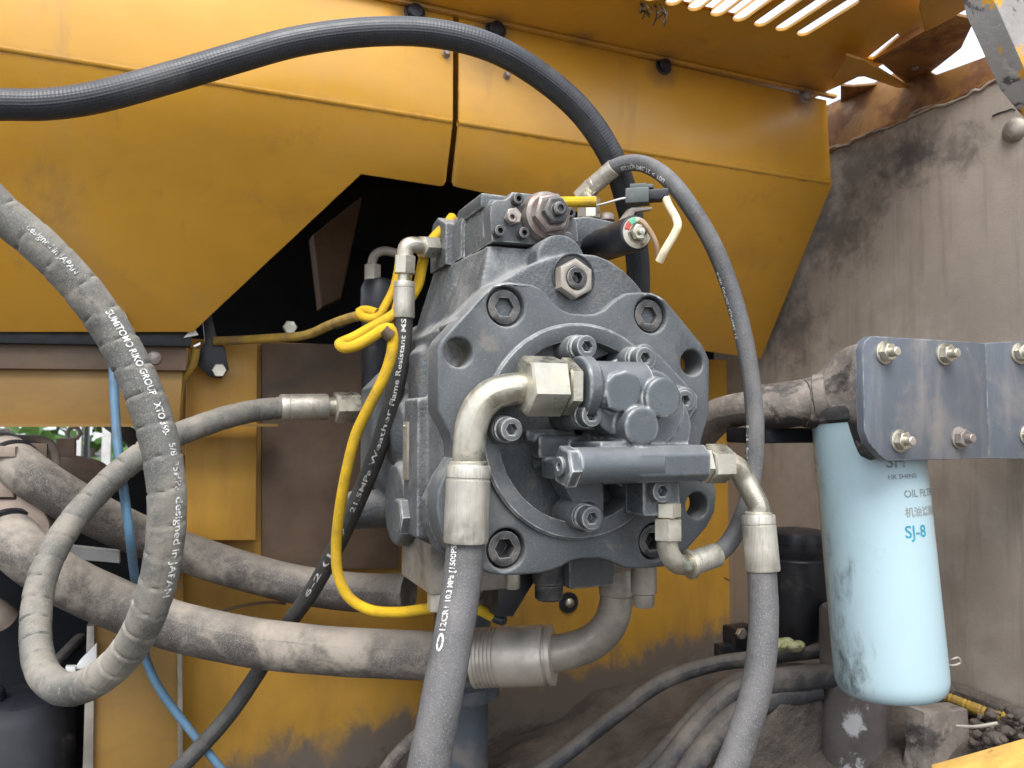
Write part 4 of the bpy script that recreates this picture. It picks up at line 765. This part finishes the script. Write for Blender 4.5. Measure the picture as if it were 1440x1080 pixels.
p1 = P(968, 794, .747)
# yellow sleeve harness
yh = thing('sleeved_harness', P(500, 640, .92), 'bright yellow woven wire sleeve looping down the left side of the pump', 'cable')
def sleeve(pts, r=.0066, m='sleeve', parent=yh, name='woven_sleeve'):
    return obj(name, Tube([P(*q) for q in pts], r, .003).geo(seg=18), m, parent)
sleeve([(636, 306, .98), (627, 318, .965), (612, 333, .955), (600, 350, .955), (594, 372, .955), (588, 400, .955), (572, 425, .945), (550, 445, .93), (520, 462, .915), (497, 475, .90), (483, 481, .895), (478, 484, .888), (484, 489, .882), (500, 486, .88), (522, 474, .882), (538, 464, .885), (548, 462, .888), (552, 472, .89), (551, 495, .89), (541, 528, .892), (520, 570, .90), (501, 610, .91), (488, 660, .92), (478, 715, .935), (473, 765, .95), (475, 805, .955), (489, 838, .955), (518, 857, .95), (560, 861, .94), (600, 856, .93), (640, 850, .93), (670, 856, .93), (692, 866, .935)])
sleeve([(562, 360, .985), (560, 380, .98), (554, 405, .975), (543, 428, .965), (534, 442, .955), (522, 448, .945), (508, 444, .95), (506, 438, .955), (515, 436, .955), (530, 440, .95)], .0056)
sleeve([(575, 372, .985), (572, 395, .975), (560, 425, .96), (553, 450, .94), (547, 462, .93)], .006)
obj('sensor_plug', G().lathe(P(694, 868, .935), P(712, 874, .93)-P(694, 868, .935), [(.005, 0), (.0065, .002), (.0065, .014), (.003, .017)], 16), 'black', yh)
obj('wrap_tape', G().lathe(P(544, 468, .886), P(552, 474, .89)-P(540, 463, .886), [(.0078, -.006), (.008, .006)], 18), 'brown', yh)
oh = thing('dusty_harness', P(420, 468, 1.14), 'dusty yellow wire sleeve running left across the dark bay opening', 'cable')
sleeve([(505, 444, .965), (490, 448, 1.0), (462, 458, 1.06), (440, 468, 1.1), (420, 473, 1.13), (390, 475, 1.14), (345, 478, 1.14), (300, 480, 1.13)], .0066, 'sleeve_old', oh)
sleeve([(275, 490, 1.10), (272, 510, 1.10), (256, 535, 1.10), (250, 570, 1.10), (248, 600, 1.10)], .0062, 'sleeve_old', oh)
obj('wrap_tape', G().lathe(P(478, 453, 1.035), P(455, 461, 1.075)-P(478, 453, 1.035), [(.0078, -.01), (.008, .012)], 18), 'black', oh)
sleeve([(770, 283, .90), (785, 284, .895), (805, 284, .89), (838, 284, .89)], .0062, 'sleeve', thing('sleeved_lead', P(815, 290, .89), 'short yellow wire sleeve sticking out right behind the regulator', 'cable'))
# blue cable
bc = thing('blue_cable', P(185, 760, .95), 'blue rubber cable dropping past the dusty hoses at the left', 'cable')
obj('cable_jacket', Tube([P(*q) for q in ((158, 470, 1.02), (160, 540, 1.0), (165, 620, .98), (174, 690, .965), (182, 750, .96), (188, 800, 1.0), (196, 860, 1.045), (205, 925, 1.055), (222, 965, 1.05), (262, 1020, 1.05), (312, 1082, 1.05), (335, 1110, 1.05))], .0056, .004).geo(seg=16), 'blue', bc)
# black bundle at the lower right
bun = 'black cables crossing the lower right corner'
for ctrl, r, lab in (
    ([(725, 1110, 1.10), (785, 1068, 1.12), (860, 1010, 1.15), (930, 960, 1.17), (1000, 935, 1.17), (1060, 926, 1.16), (1120, 918, 1.15), (1180, 912, 1.14)], .0115, 'uppermost black cable, crossing the muddy yellow bulkhead at lower right'),
    ([(880, 1110, 1.12), (930, 1060, 1.13), (970, 1015, 1.15), (1010, 975, 1.16), (1060, 950, 1.15), (1120, 945, 1.14), (1185, 948, 1.13)], .0125, 'dusty black cable second from the top of the bundle at lower right'),
    ([(900, 1120, 1.05), (945, 1065, 1.06), (985, 1015, 1.08), (1035, 972, 1.09), (1090, 955, 1.09), (1140, 950, 1.09), (1190, 950, 1.09)], .0140, 'third cable of the lower right bundle, smooth and bluish black'),
    ([(945, 1120, 1.03), (985, 1060, 1.05), (1030, 1010, 1.07), (1080, 985, 1.08), (1150, 968, 1.09)], .0165, 'lowest and thickest cable of the lower right bundle')):
    hose('black_cable', lab, ctrl, r, 'rub_cable', seg=20, group=bun, cat='cable')
for (a, b) in (((1128, 917, 1.145), (1172, 913, 1.14)),): pass
obj('heat_shrink_sleeve', G().lathe(P(1075, 960, 1.085), P(1170, 950, 1.085)-P(1075, 960, 1.085), [(.016, 0), (.018, .002), (.018, .06), (.0165, .062), (.0165, .1)], 24), 'rub_cable', label='wide black rubber sleeve joining two cables behind the front hose', cat='cable sleeve')
g = G()
for k in range(26): g.sphere(P(1092+random.uniform(-5, 32), 908+random.uniform(-5, 5), 1.12+random.uniform(-.01, .01)), random.uniform(.003, .009), 6, (1.3, 1, .8))
obj('foam_scrap', g, 'foam', label='pale yellow green scrap of foam lying on the black cables', cat='foam', angle=80)
# thin wire along bulkhead bottom left
obj('thin_wire', Tube([P(*q) for q in ((300, 862, 1.15), (340, 852, 1.15), (380, 847, 1.15), (402, 849, 1.15))], .0022, .004).geo(seg=8), 'brown', label='thin brown wire between the two dusty hoses', cat='wire')
# pipe below the pump
pipe = thing('drop_pipe', P(650, 1080, 1.2), 'blue grey vertical pipe with a collar below the grooved steel collar', 'pipe')
pc = P(650, 840, 1.19)
g = G().lathe((pc.x, pc.y, .60), (0, 0, 1), [(.040, 0), (.040, .285), (.044, .29), (.058, .292), (.058, .312), (.046, .316), (.044, .40), (.040, .44)], 40); obj('pipe_body', g, 'bluegrey', pipe)
g = G().lathe((pc.x, pc.y, 1.03), (0, 0, 1), [(.03, 0), (.03, .12)], 28); obj('pipe_neck', g, 'bluegrey', pipe)
obj('diagonal_rod', Tube([P(530, 1100, 1.12), P(560, 1060, 1.13), P(600, 1022, 1.15)], .010, .01).geo(seg=14), 'rub_dusty', label='dusty rod slanting out from behind the front hose at the bottom', cat='rod')
# ---------------------------------------------------------------- oil filter and bracket
bp = thing('bolted_bracket', onY(1300, 650, -.094), 'flat blue grey bracket plate with two rows of bolts at the right', 'bracket')
z0, z1 = onY(1225, 649, -.094).z, onY(1225, 472, -.094).z
YP = -.094; xa = onY(1213, 480, YP).x; xbnd = onY(1386, 480, YP).x; xend = .70
ol = [(xa, z1-.016), (xa+.004, z1-.006), (xa+.014, z1), (xbnd, z1), (xbnd, z0), (xa+.034, z0), (xa+.022, z0+.006), (xa+.006, z0+.02), (xa, z0+.034)]
g = G().plate(ol, [], .010, .002, planeXZ(YP))
d2 = Vector((1, -.22, 0)).normalized(); o2 = Vector((xbnd, YP, 0)); n2 = Vector((-d2.y, d2.x, 0))
g.plate([(-.0005, z0), (.13, z0-.003), (.13, z1+.008), (-.0005, z1)], [], .010, .002, lambda x, y, z: o2 + d2*x + n2*z + Vector((0, 0, y)))
obj('bent_plate', g, 'plate', bp)
for (x, y, m, k) in ((1243, 496, 'zinc', 0), (1327, 498, 'zinc', 1), (1434, 497, 'zinc', 2), (1264, 620, 'zinc', 3), (1348, 616, 'hexrust', 4), (1446, 612, 'zinc', 5)):
    c = onY(x, y, YP); ax = Vector((0, -1, 0))
    if x > 1400: c = onPl(x, y, o2, n2); ax = -n2
    g = G().lathe(c, ax, [(.0128, 0), (.0128, .002), (.0125, .0022)], 28).hexa(c+ax*.002, ax, .0105, .0085, .12, rot=k*.4).lathe(c+ax*.010, ax, [(.0052, 0), (.0052, .0075), (.0042, .0085), (0, .0085)], 20)
    obj('hex_bolt', g, m, bp)
of = thing('oil_filter', P(1255, 985, .93), 'pale blue oil filter canister with a black oil stain, below the bracket', 'oil filter')
ca, cb = P(1217, 590, .955), P(1254, 968, .92); ax = (cb-ca).normalized(); L = (cb-ca).length; R0 = .0632
pr = [(R0*.6, .0), (R0, .004), (R0, L-.016), (R0*.992, L-.010), (R0*.965, L-.004), (R0*.92, L+.001), (R0*.86, L+.004), (R0*.8, L+.0055), (0, L+.006)]
pr2 = []
for (r0, t0), (r1, t1) in zip(pr, pr[1:]):
    m_ = 24 if t1-t0 > .1 else 1
    for i in range(m_): pr2.append((r0+(r1-r0)*i/m_, t0+(t1-t0)*i/m_))
pr2.append(pr[-1])
obj('canister', G().lathe(ca, ax, pr2, 72), 'canister', of)
# oil stain: ragged skin of grime down the left of the canister
cu_, cv_, _ = basis(ax); thc = math.atan2((CAM-ca).dot(cv_), (CAM-ca).dot(cu_))
def cyl(t, th, off): return ca + ax*t + (cu_*math.cos(th)+cv_*math.sin(th))*(R0+off)
sgn = 1 if cyl(.1, thc+.5, 0).dot(CR) < cyl(.1, thc-.5, 0).dot(CR) else -1    # sgn*angle > 0 runs left in view
def can_text(txt, size, px, py, m, squash=1.0):
    vs, fs = textgeo(txt, size)
    # locate start point on the canister
    best = min(((t_, a_) for t_ in [L*k/120 for k in range(121)] for a_ in [-1.5+3*k/150 for k in range(151)]), key=lambda q: (lambda w: ((720+F*(w-CAM).dot(CR)/(w-CAM).dot(CF)-px)**2+(540-F*(w-CAM).dot(CU)/(w-CAM).dot(CF)-py)**2))(cyl(q[0], thc+q[1], 0)))
    t0, a0 = best; nsub = []
    obj('printed_text', G().add([cyl(t0-v.y, thc+a0 - sgn*v.x/R0, .0003) for v in vs], fs), m, of)
can_text('SH', .020, 1245, 658, 'ink'); can_text('HK SHENG', .0075, 1248, 673, 'ink'); can_text('OIL FILTER', .0120, 1272, 700, 'ink'); can_text('机油滤清器', .0120, 1273, 727, 'inkfaint'); can_text('SJ-8', .0195, 1273, 757, 'inkblue')
fh = thing('filter_head', P(1190, 600, .93), 'dusty oil-soaked cast filter head joining the pipe to the bracket plate', 'filter head')
# head body: lofted rings from pipe joint to plate back
def ringpts(c, ex, ez, a, b, n=28, pw=2.6):
    out = []
    for k in range(n):
        q = 2*PI*k/n; cx, sx = math.cos(q), math.sin(q); out.append(c + ex*(a*math.copysign(abs(cx)**(2/pw), cx)) + ez*(b*math.copysign(abs(sx)**(2/pw), sx)))
    return out
def ringloft(rings):
    g = G(); n = len(rings[0]); vs = [q for r in rings for q in r]; fs = []
    for i in range(len(rings)-1):
        for k in range(n): fs.append((i*n+k, i*n+(k+1) % n, (i+1)*n+(k+1) % n, (i+1)*n+k))
    fs += [tuple(range(n)), tuple((len(rings)-1)*n+k for k in range(n))]; return g.add(vs, fs)
yax = Vector((.25, .97, 0)); 
rings = [ringpts(P(1128, 567, .97), CF, CU, .03, .030), ringpts(P(1150, 566, .965), CF, CU, .034, .034), ringpts(P(1165, 562, .955), CF, CU, .04, .042), ringpts(P(1180, 563, .94), CF, CU, .045, .058), ringpts(P(1198, 564, .92), CF, CU, .05, .066, pw=3), ringpts(P(1211, 564, .915), CF, CU, .05, .069, pw=4), ringpts(P(1217, 565, .925), CF, CU, .042, .070, pw=4)]
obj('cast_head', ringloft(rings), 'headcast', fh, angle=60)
obj('sealing_flange', G().lathe(ca+ax*-.004, ax, [(R0*.5, -.012), (R0*1.0, -.012), (R0*1.05, -.006), (R0*1.05, .004), (R0*.98, .008)], 60), 'grime', fh)
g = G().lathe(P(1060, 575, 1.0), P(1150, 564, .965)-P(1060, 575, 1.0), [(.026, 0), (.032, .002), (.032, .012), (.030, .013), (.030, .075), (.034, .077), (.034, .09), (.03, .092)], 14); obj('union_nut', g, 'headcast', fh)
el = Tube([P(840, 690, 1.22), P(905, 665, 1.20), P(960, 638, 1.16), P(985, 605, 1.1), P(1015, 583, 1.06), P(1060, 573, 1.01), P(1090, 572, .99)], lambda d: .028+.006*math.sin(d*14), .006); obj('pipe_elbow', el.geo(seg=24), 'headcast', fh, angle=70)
obj('lower_bracket', G().box(P(1085, 612, 1.02), .05, .03, .010, .003), 'black', fh)
# black reservoir behind filter
rs = thing('black_reservoir', P(1120, 890, 1.15), 'black plastic cylinder in the shade between ferrule and filter', 'reservoir')
c = P(1120, 757, 1.18); g = G().lathe(c, (0, 0, -1), [(.02, -.008), (.043, -.006), (.047, 0), (.047, .02), (.044, .024), (.044, .028), (.046, .03), (.046, .10), (.036, .13), (.030, .15), (.030, .17)], 36); obj('reservoir_body', g, 'black', rs)
obj('reservoir_lid', G().lathe(c, (0, 0, -1), [(.03, -.014), (.046, -.011), (.049, -.004), (.049, .004)], 36), 'black', rs)
# lower right debris, posts, board
post_ = thing('short_post', P(1235, 1070, .98), 'brown upright post under the filter with a pale patch of paint', 'post')
obj('post_body', G().lathe(P(1204, 1120, 1.09), (0, 0, 1), [(.046, -.2), (.046, .05), (.044, .26), (.04, .265)], 32), 'paintpatch', post_)
bx = thing('mud_box', P(1330, 1070, .93), 'dark box edge with grey scraped front beside the post at lower right', 'box')
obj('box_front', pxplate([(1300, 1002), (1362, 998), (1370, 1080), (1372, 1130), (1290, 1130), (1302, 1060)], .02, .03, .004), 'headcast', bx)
sl = thing('mud_slab', P(1150, 1040, 1.0), 'brown mud-coated slab leaning behind the return hose at lower right', 'slab')
rg = [onY(x, y, .16) for x, y in ((1085, 985), (1110, 968), (1175, 990), (1200, 1020), (1215, 1140), (1040, 1140), (1062, 1040))]
obj('slab_face', G().plate([(q.x, q.z) for q in rg], [], .05, .008, lambda x, y, z: Vector((x, .16+z-(y-.8)*.15, y))), 'deck', sl)
bd = thing('orange_board', P(1400, 1075, .70), 'bright orange yellow edge of a board in the bottom right corner', 'board')
a, b = P(1320, 1088, .74), P(1500, 1038, .70); ax = (b-a).normalized(); 
obj('board_edge', G().box((a+b)/2 - CU*.012, (b-a).length/2, .02, .013, .004, (ax, ax.cross(CU).normalized(), ax.cross(ax.cross(CU)).normalized()*-1)), 'orangewood', bd)
mw = thing('muddy_sleeve', P(1390, 1000, .95), 'mud-caked yellow corrugated sleeve lying along the foot of the side wall', 'cable')
obj('sleeve_core', Tube([onX(*q, XW-.02) for q in ((1325, 975), (1345, 985), (1375, 997), (1408, 1008), (1428, 1012))], .0085, .003).geo(seg=16, mod=lambda d, th: .0007*math.sin(d*900)), 'sleeve_old', mw)
obj('mud_coat', Tube([onX(*q, XW-.012) for q in ((1330, 968), (1360, 978), (1400, 992), (1450, 1012), (1500, 1030))], .011, .005).geo(seg=14, mod=lambda d, th: .003*(vn(d*70, th*1.5)-.5)), 'deck', mw)
g = G()
def clod(g, c, r, sc, rn):
    k = len(g.v); g.sphere(c, r, 6, sc)
    for q in range(k, len(g.v)):
        d = g.v[q]-Vector(c); g.v[q] = Vector(c) + d*(.72+.6*vn(d.x/r*1.4+rn, d.y/r*1.4+d.z/r*.9+rn*2))
for k in range(170):
    x = random.uniform(1368, 1475); y = random.uniform(1003, 1078); q = onX(x, y, XW-.02-random.uniform(0, .09)); r = random.uniform(.002, .006) if k % 6 else random.uniform(.007, .011)
    clod(g, q, r, (1, random.uniform(.7, 1.4), random.uniform(.5, .9)), k)
obj('mud_clods', g, 'deck', kind='stuff', label='heap of dry mud clods at the foot of the side wall', cat='mud', angle=60)
obj('thin_rod', Tube([P(*q) for q in ((1345, 1021, .93), (1370, 1022, .92), (1403, 1017, .91))], .0022, .004).geo(seg=8), 'steeldull', label='thin grey wire sticking out of the mud at lower right', cat='wire')
cl = thing('wire_clip', onX(1341, 928, .6), 'tiny metal clip poking out beside the lower filter canister', 'clip')
obj('clip_loop', Tube([P(*q) for q in ((1330, 930, .99), (1340, 927, .985), (1348, 925, .985), (1350, 932, .985), (1340, 936, .985), (1330, 934, .99))], .0016, .002).geo(seg=8), 'steeldull', cl)
# black clip near bundle
ck = thing('cable_clip', P(1045, 900, 1.2), 'dark cable clamp on the bulkhead beside the black cables', 'clamp')
obj('clamp_body', G().box(P(1040, 898, 1.25), .022, .015, .022, .004).box(P(1025, 915, 1.24), .02, .012, .012, .003), 'black', ck); obj('clamp_bolt', nutgeo(P(1040, 890, 1.22), (0, -1, 0), .009, .008), 'zinc', ck)
# ---------------------------------------------------------------- left opening: valve block, clamp, bits
vbk = thing('valve_manifold', P(20, 760, 1.0), 'tan dusty manifold block at the left edge holding two large hoses', 'manifold')
obj('manifold_body', pxplate([(-90, 632), (20, 632), (20, 700), (-90, 700)], .43, .08, .004), 'tan', vbk)
obj('manifold_flange', pxplate([(21.5, 668), (50, 690), (70, 735), (72, 790), (-90, 790), (-90, 702), (21.5, 702)], .435, .08, .004), 'tan', vbk); obj('upper_ledge', pxplate([(-90, 626), (22, 628), (22, 643), (-90, 643)], .415, .05, .003), 'tan', vbk)
for (x, y, d, r) in ((17, 648, .985, .0292), (10, 747, .972, .0325)):
    c = P(x, y, d); obj('seal_ring', G().lathe(c, (.35, -.75, -.5), [(r*.98, -.004), (r*1.04, -.003), (r*1.04, .002), (r*.98, .003)], 36), 'black', vbk)
uc = thing('clamp_strap', P(60, 660, 1.02), 'tan bent steel strap beside the manifold, above the upper dusty hose', 'strap')
t = Tube([P(*q) for q in ((4, 619, 1.05), (30, 618, 1.05), (58, 620, 1.05), (70, 626, 1.05), (76, 640, 1.05), (77, 668, 1.05))], .007, .003); obj('strap_bend', t.geo(seg=10), 'tan', uc)
obj('strap_block', G().box(P(93, 629, 1.15), .012, .012, .014, .002), 'tan', uc)
obj('strap_sheet', pxplate([(22, 622), (66, 624), (66, 656), (22, 656)], .46, .01, .001), 'brown', uc)
for k, (x, y) in enumerate(((4, 612), (103, 609))):
    c = P(x, y, 1.2); o_ = obj('pipe_nut', G().plate(circ(0, 0, .0125, 6), [circ(0, 0, .006, 16)], .012, .001, lambda xx, yy, z: c+Vector((xx, z, yy))), 'steeldull', label='hollow steel nut under the cross beam, %s' % ('at the very left edge' if k == 0 else 'beside the view to the green outside'), cat='nut')
hose('stub_hose', 'short tan rubber stub hose behind the strap at the left', [(80, 660, 1.14), (105, 660, 1.15), (128, 664, 1.17), (145, 676, 1.2)], .0205, 'tan', seg=24)
hose('grey_cable', 'pale blue grey cable curving out below the yellow cross beam', [(150, 590, 1.2), (172, 606, 1.2), (186, 616, 1.22), (196, 640, 1.25)], .0125, 'bluegrey', seg=18, cat='cable')
wb = thing('white_bar', P(140, 785, 1.15), 'short white painted bar behind the hose loop at the left', 'bar')
obj('bar_body', pxplate([(95, 768), (168, 776), (168, 792), (98, 786)], .52, .02, .001), 'white', wb)
pb = thing('pale_bracket', P(120, 930, 1.15), 'pale angular bracket edge inside the loop at the lower left', 'bracket')
obj('bracket_face', pxplate([(136, 905), (136, 938), (104, 942), (112, 930)], .485, .01, .001), 'white', pb)
obj('bracket_foot', pxplate([(92, 938), (106, 938), (106, 946), (92, 946)], .48, .01, .001), 'white', pb)
hose('dark_cable', 'thin dusty black cable slanting up inside the hose loop', [(60, 945, 1.1), (85, 925, 1.12), (110, 900, 1.15), (140, 876, 1.2)], .0085, 'rub_cable', seg=14, cat='cable')
tk = thing('dark_tank', P(40, 1080, 1.0), 'black oily drum in the dark lower left corner', 'drum')
c = P(25, 985, 1.08); obj('drum_body', G().lathe((c.x, c.y, .60), (0, 0, 1), [(.075, 0), (.075, .30), (.070, .31), (.068, .325), (.06, .33), (0, .333)], 40), 'black', tk)
obj('drum_cap', G().lathe((c.x-.03, c.y-.03, .925), (0, 0, 1), [(.02, 0), (.02, .02), (.015, .024), (0, .025)], 20), 'black', tk)
lw = obj('shade_backing', G().plate([(-1.1, .5), (-.385, .5), (-.385, 1.235), (-.56, 1.235), (-.60, 1.19), (-1.1, 1.19)], [], .01, 0, planeXZ(.62)), 'darkbay', label='near black sheet standing in for the darkness at the lower left of the compartment', cat='sheet')
hose('tan_stub', 'tan dusty hose end at the far lower left edge', [(-30, 850, 1.05), (-5, 862, 1.05), (8, 872, 1.06)], .018, 'tan', seg=18)
# black canister with small elbow seen in the bay
bcn = thing('bay_cylinder', P(530, 560, 1.15), 'black cylinder with a small elbow pipe in the dark bay left of the pump', 'cylinder')
c = P(533, 395, 1.16); obj('cylinder_body', G().lathe(c, (0, 0, -1), [(.012, -.004), (.022, 0), (.0275, .012), (.0275, .06), (.025, .065), (.025, .25)], 30), 'black', bcn)
obj('cylinder_nut', nutgeo(P(524, 372, 1.15), (0, 0, -1), .0125, .024), 'steeldull', bcn)
obj('elbow_pipe', Tube([P(*q) for q in ((524, 385, 1.15), (524, 366, 1.15), (529, 357, 1.15), (540, 353, 1.155), (558, 356, 1.16))], .0068, .003).geo(seg=14), 'steeldull', bcn)
# ---------------------------------------------------------------- outside, glimpsed through the left gap
fr = thing('cab_frame', (-1.0, 1.7, 0), 'pale upright posts seen outside through the left gap', 'frame')
for (x, w, m) in ((112, 5, 'white'), (150, 10, 'white'), (122, 4, 'black'), (165, 8, 'bluegrey')):
    a = onY(x, 640, 1.55); obj('upright', G().box((a.x, 1.55, .9), w/F*1.1, .02, .9, .003), m, fr)
bush = thing('green_shrub', onY(130, 640, 4.0)-Vector((0, 0, 1.3)), 'sunlit green shrub outside, seen through the narrow left gap', 'shrub')
g = G(); cb_ = onY(125, 640, 4.0); rnd = random.Random(3)
for k in range(1500):
    q = Vector((rnd.gauss(0, .55), rnd.gauss(0, .4), rnd.gauss(0, .5))); q = cb_+q
    a = Vector((rnd.uniform(-1, 1), rnd.uniform(-1, 1), rnd.uniform(-1, 1))).normalized()*.06; b = a.cross(Vector((rnd.uniform(-1, 1), rnd.uniform(-1, 1), rnd.uniform(-1, 1)))).normalized()*.03
    g.add([q-a, q+b, q+a, q-b], [(0, 1, 2, 3)])
obj('foliage', g, 'leaf', bush, flat=True)
obj('stem', G().lathe((cb_.x, cb_.y, 0), (0, 0, 1), [(.05, 0), (.03, 1.2)], 10), 'bark', bush)
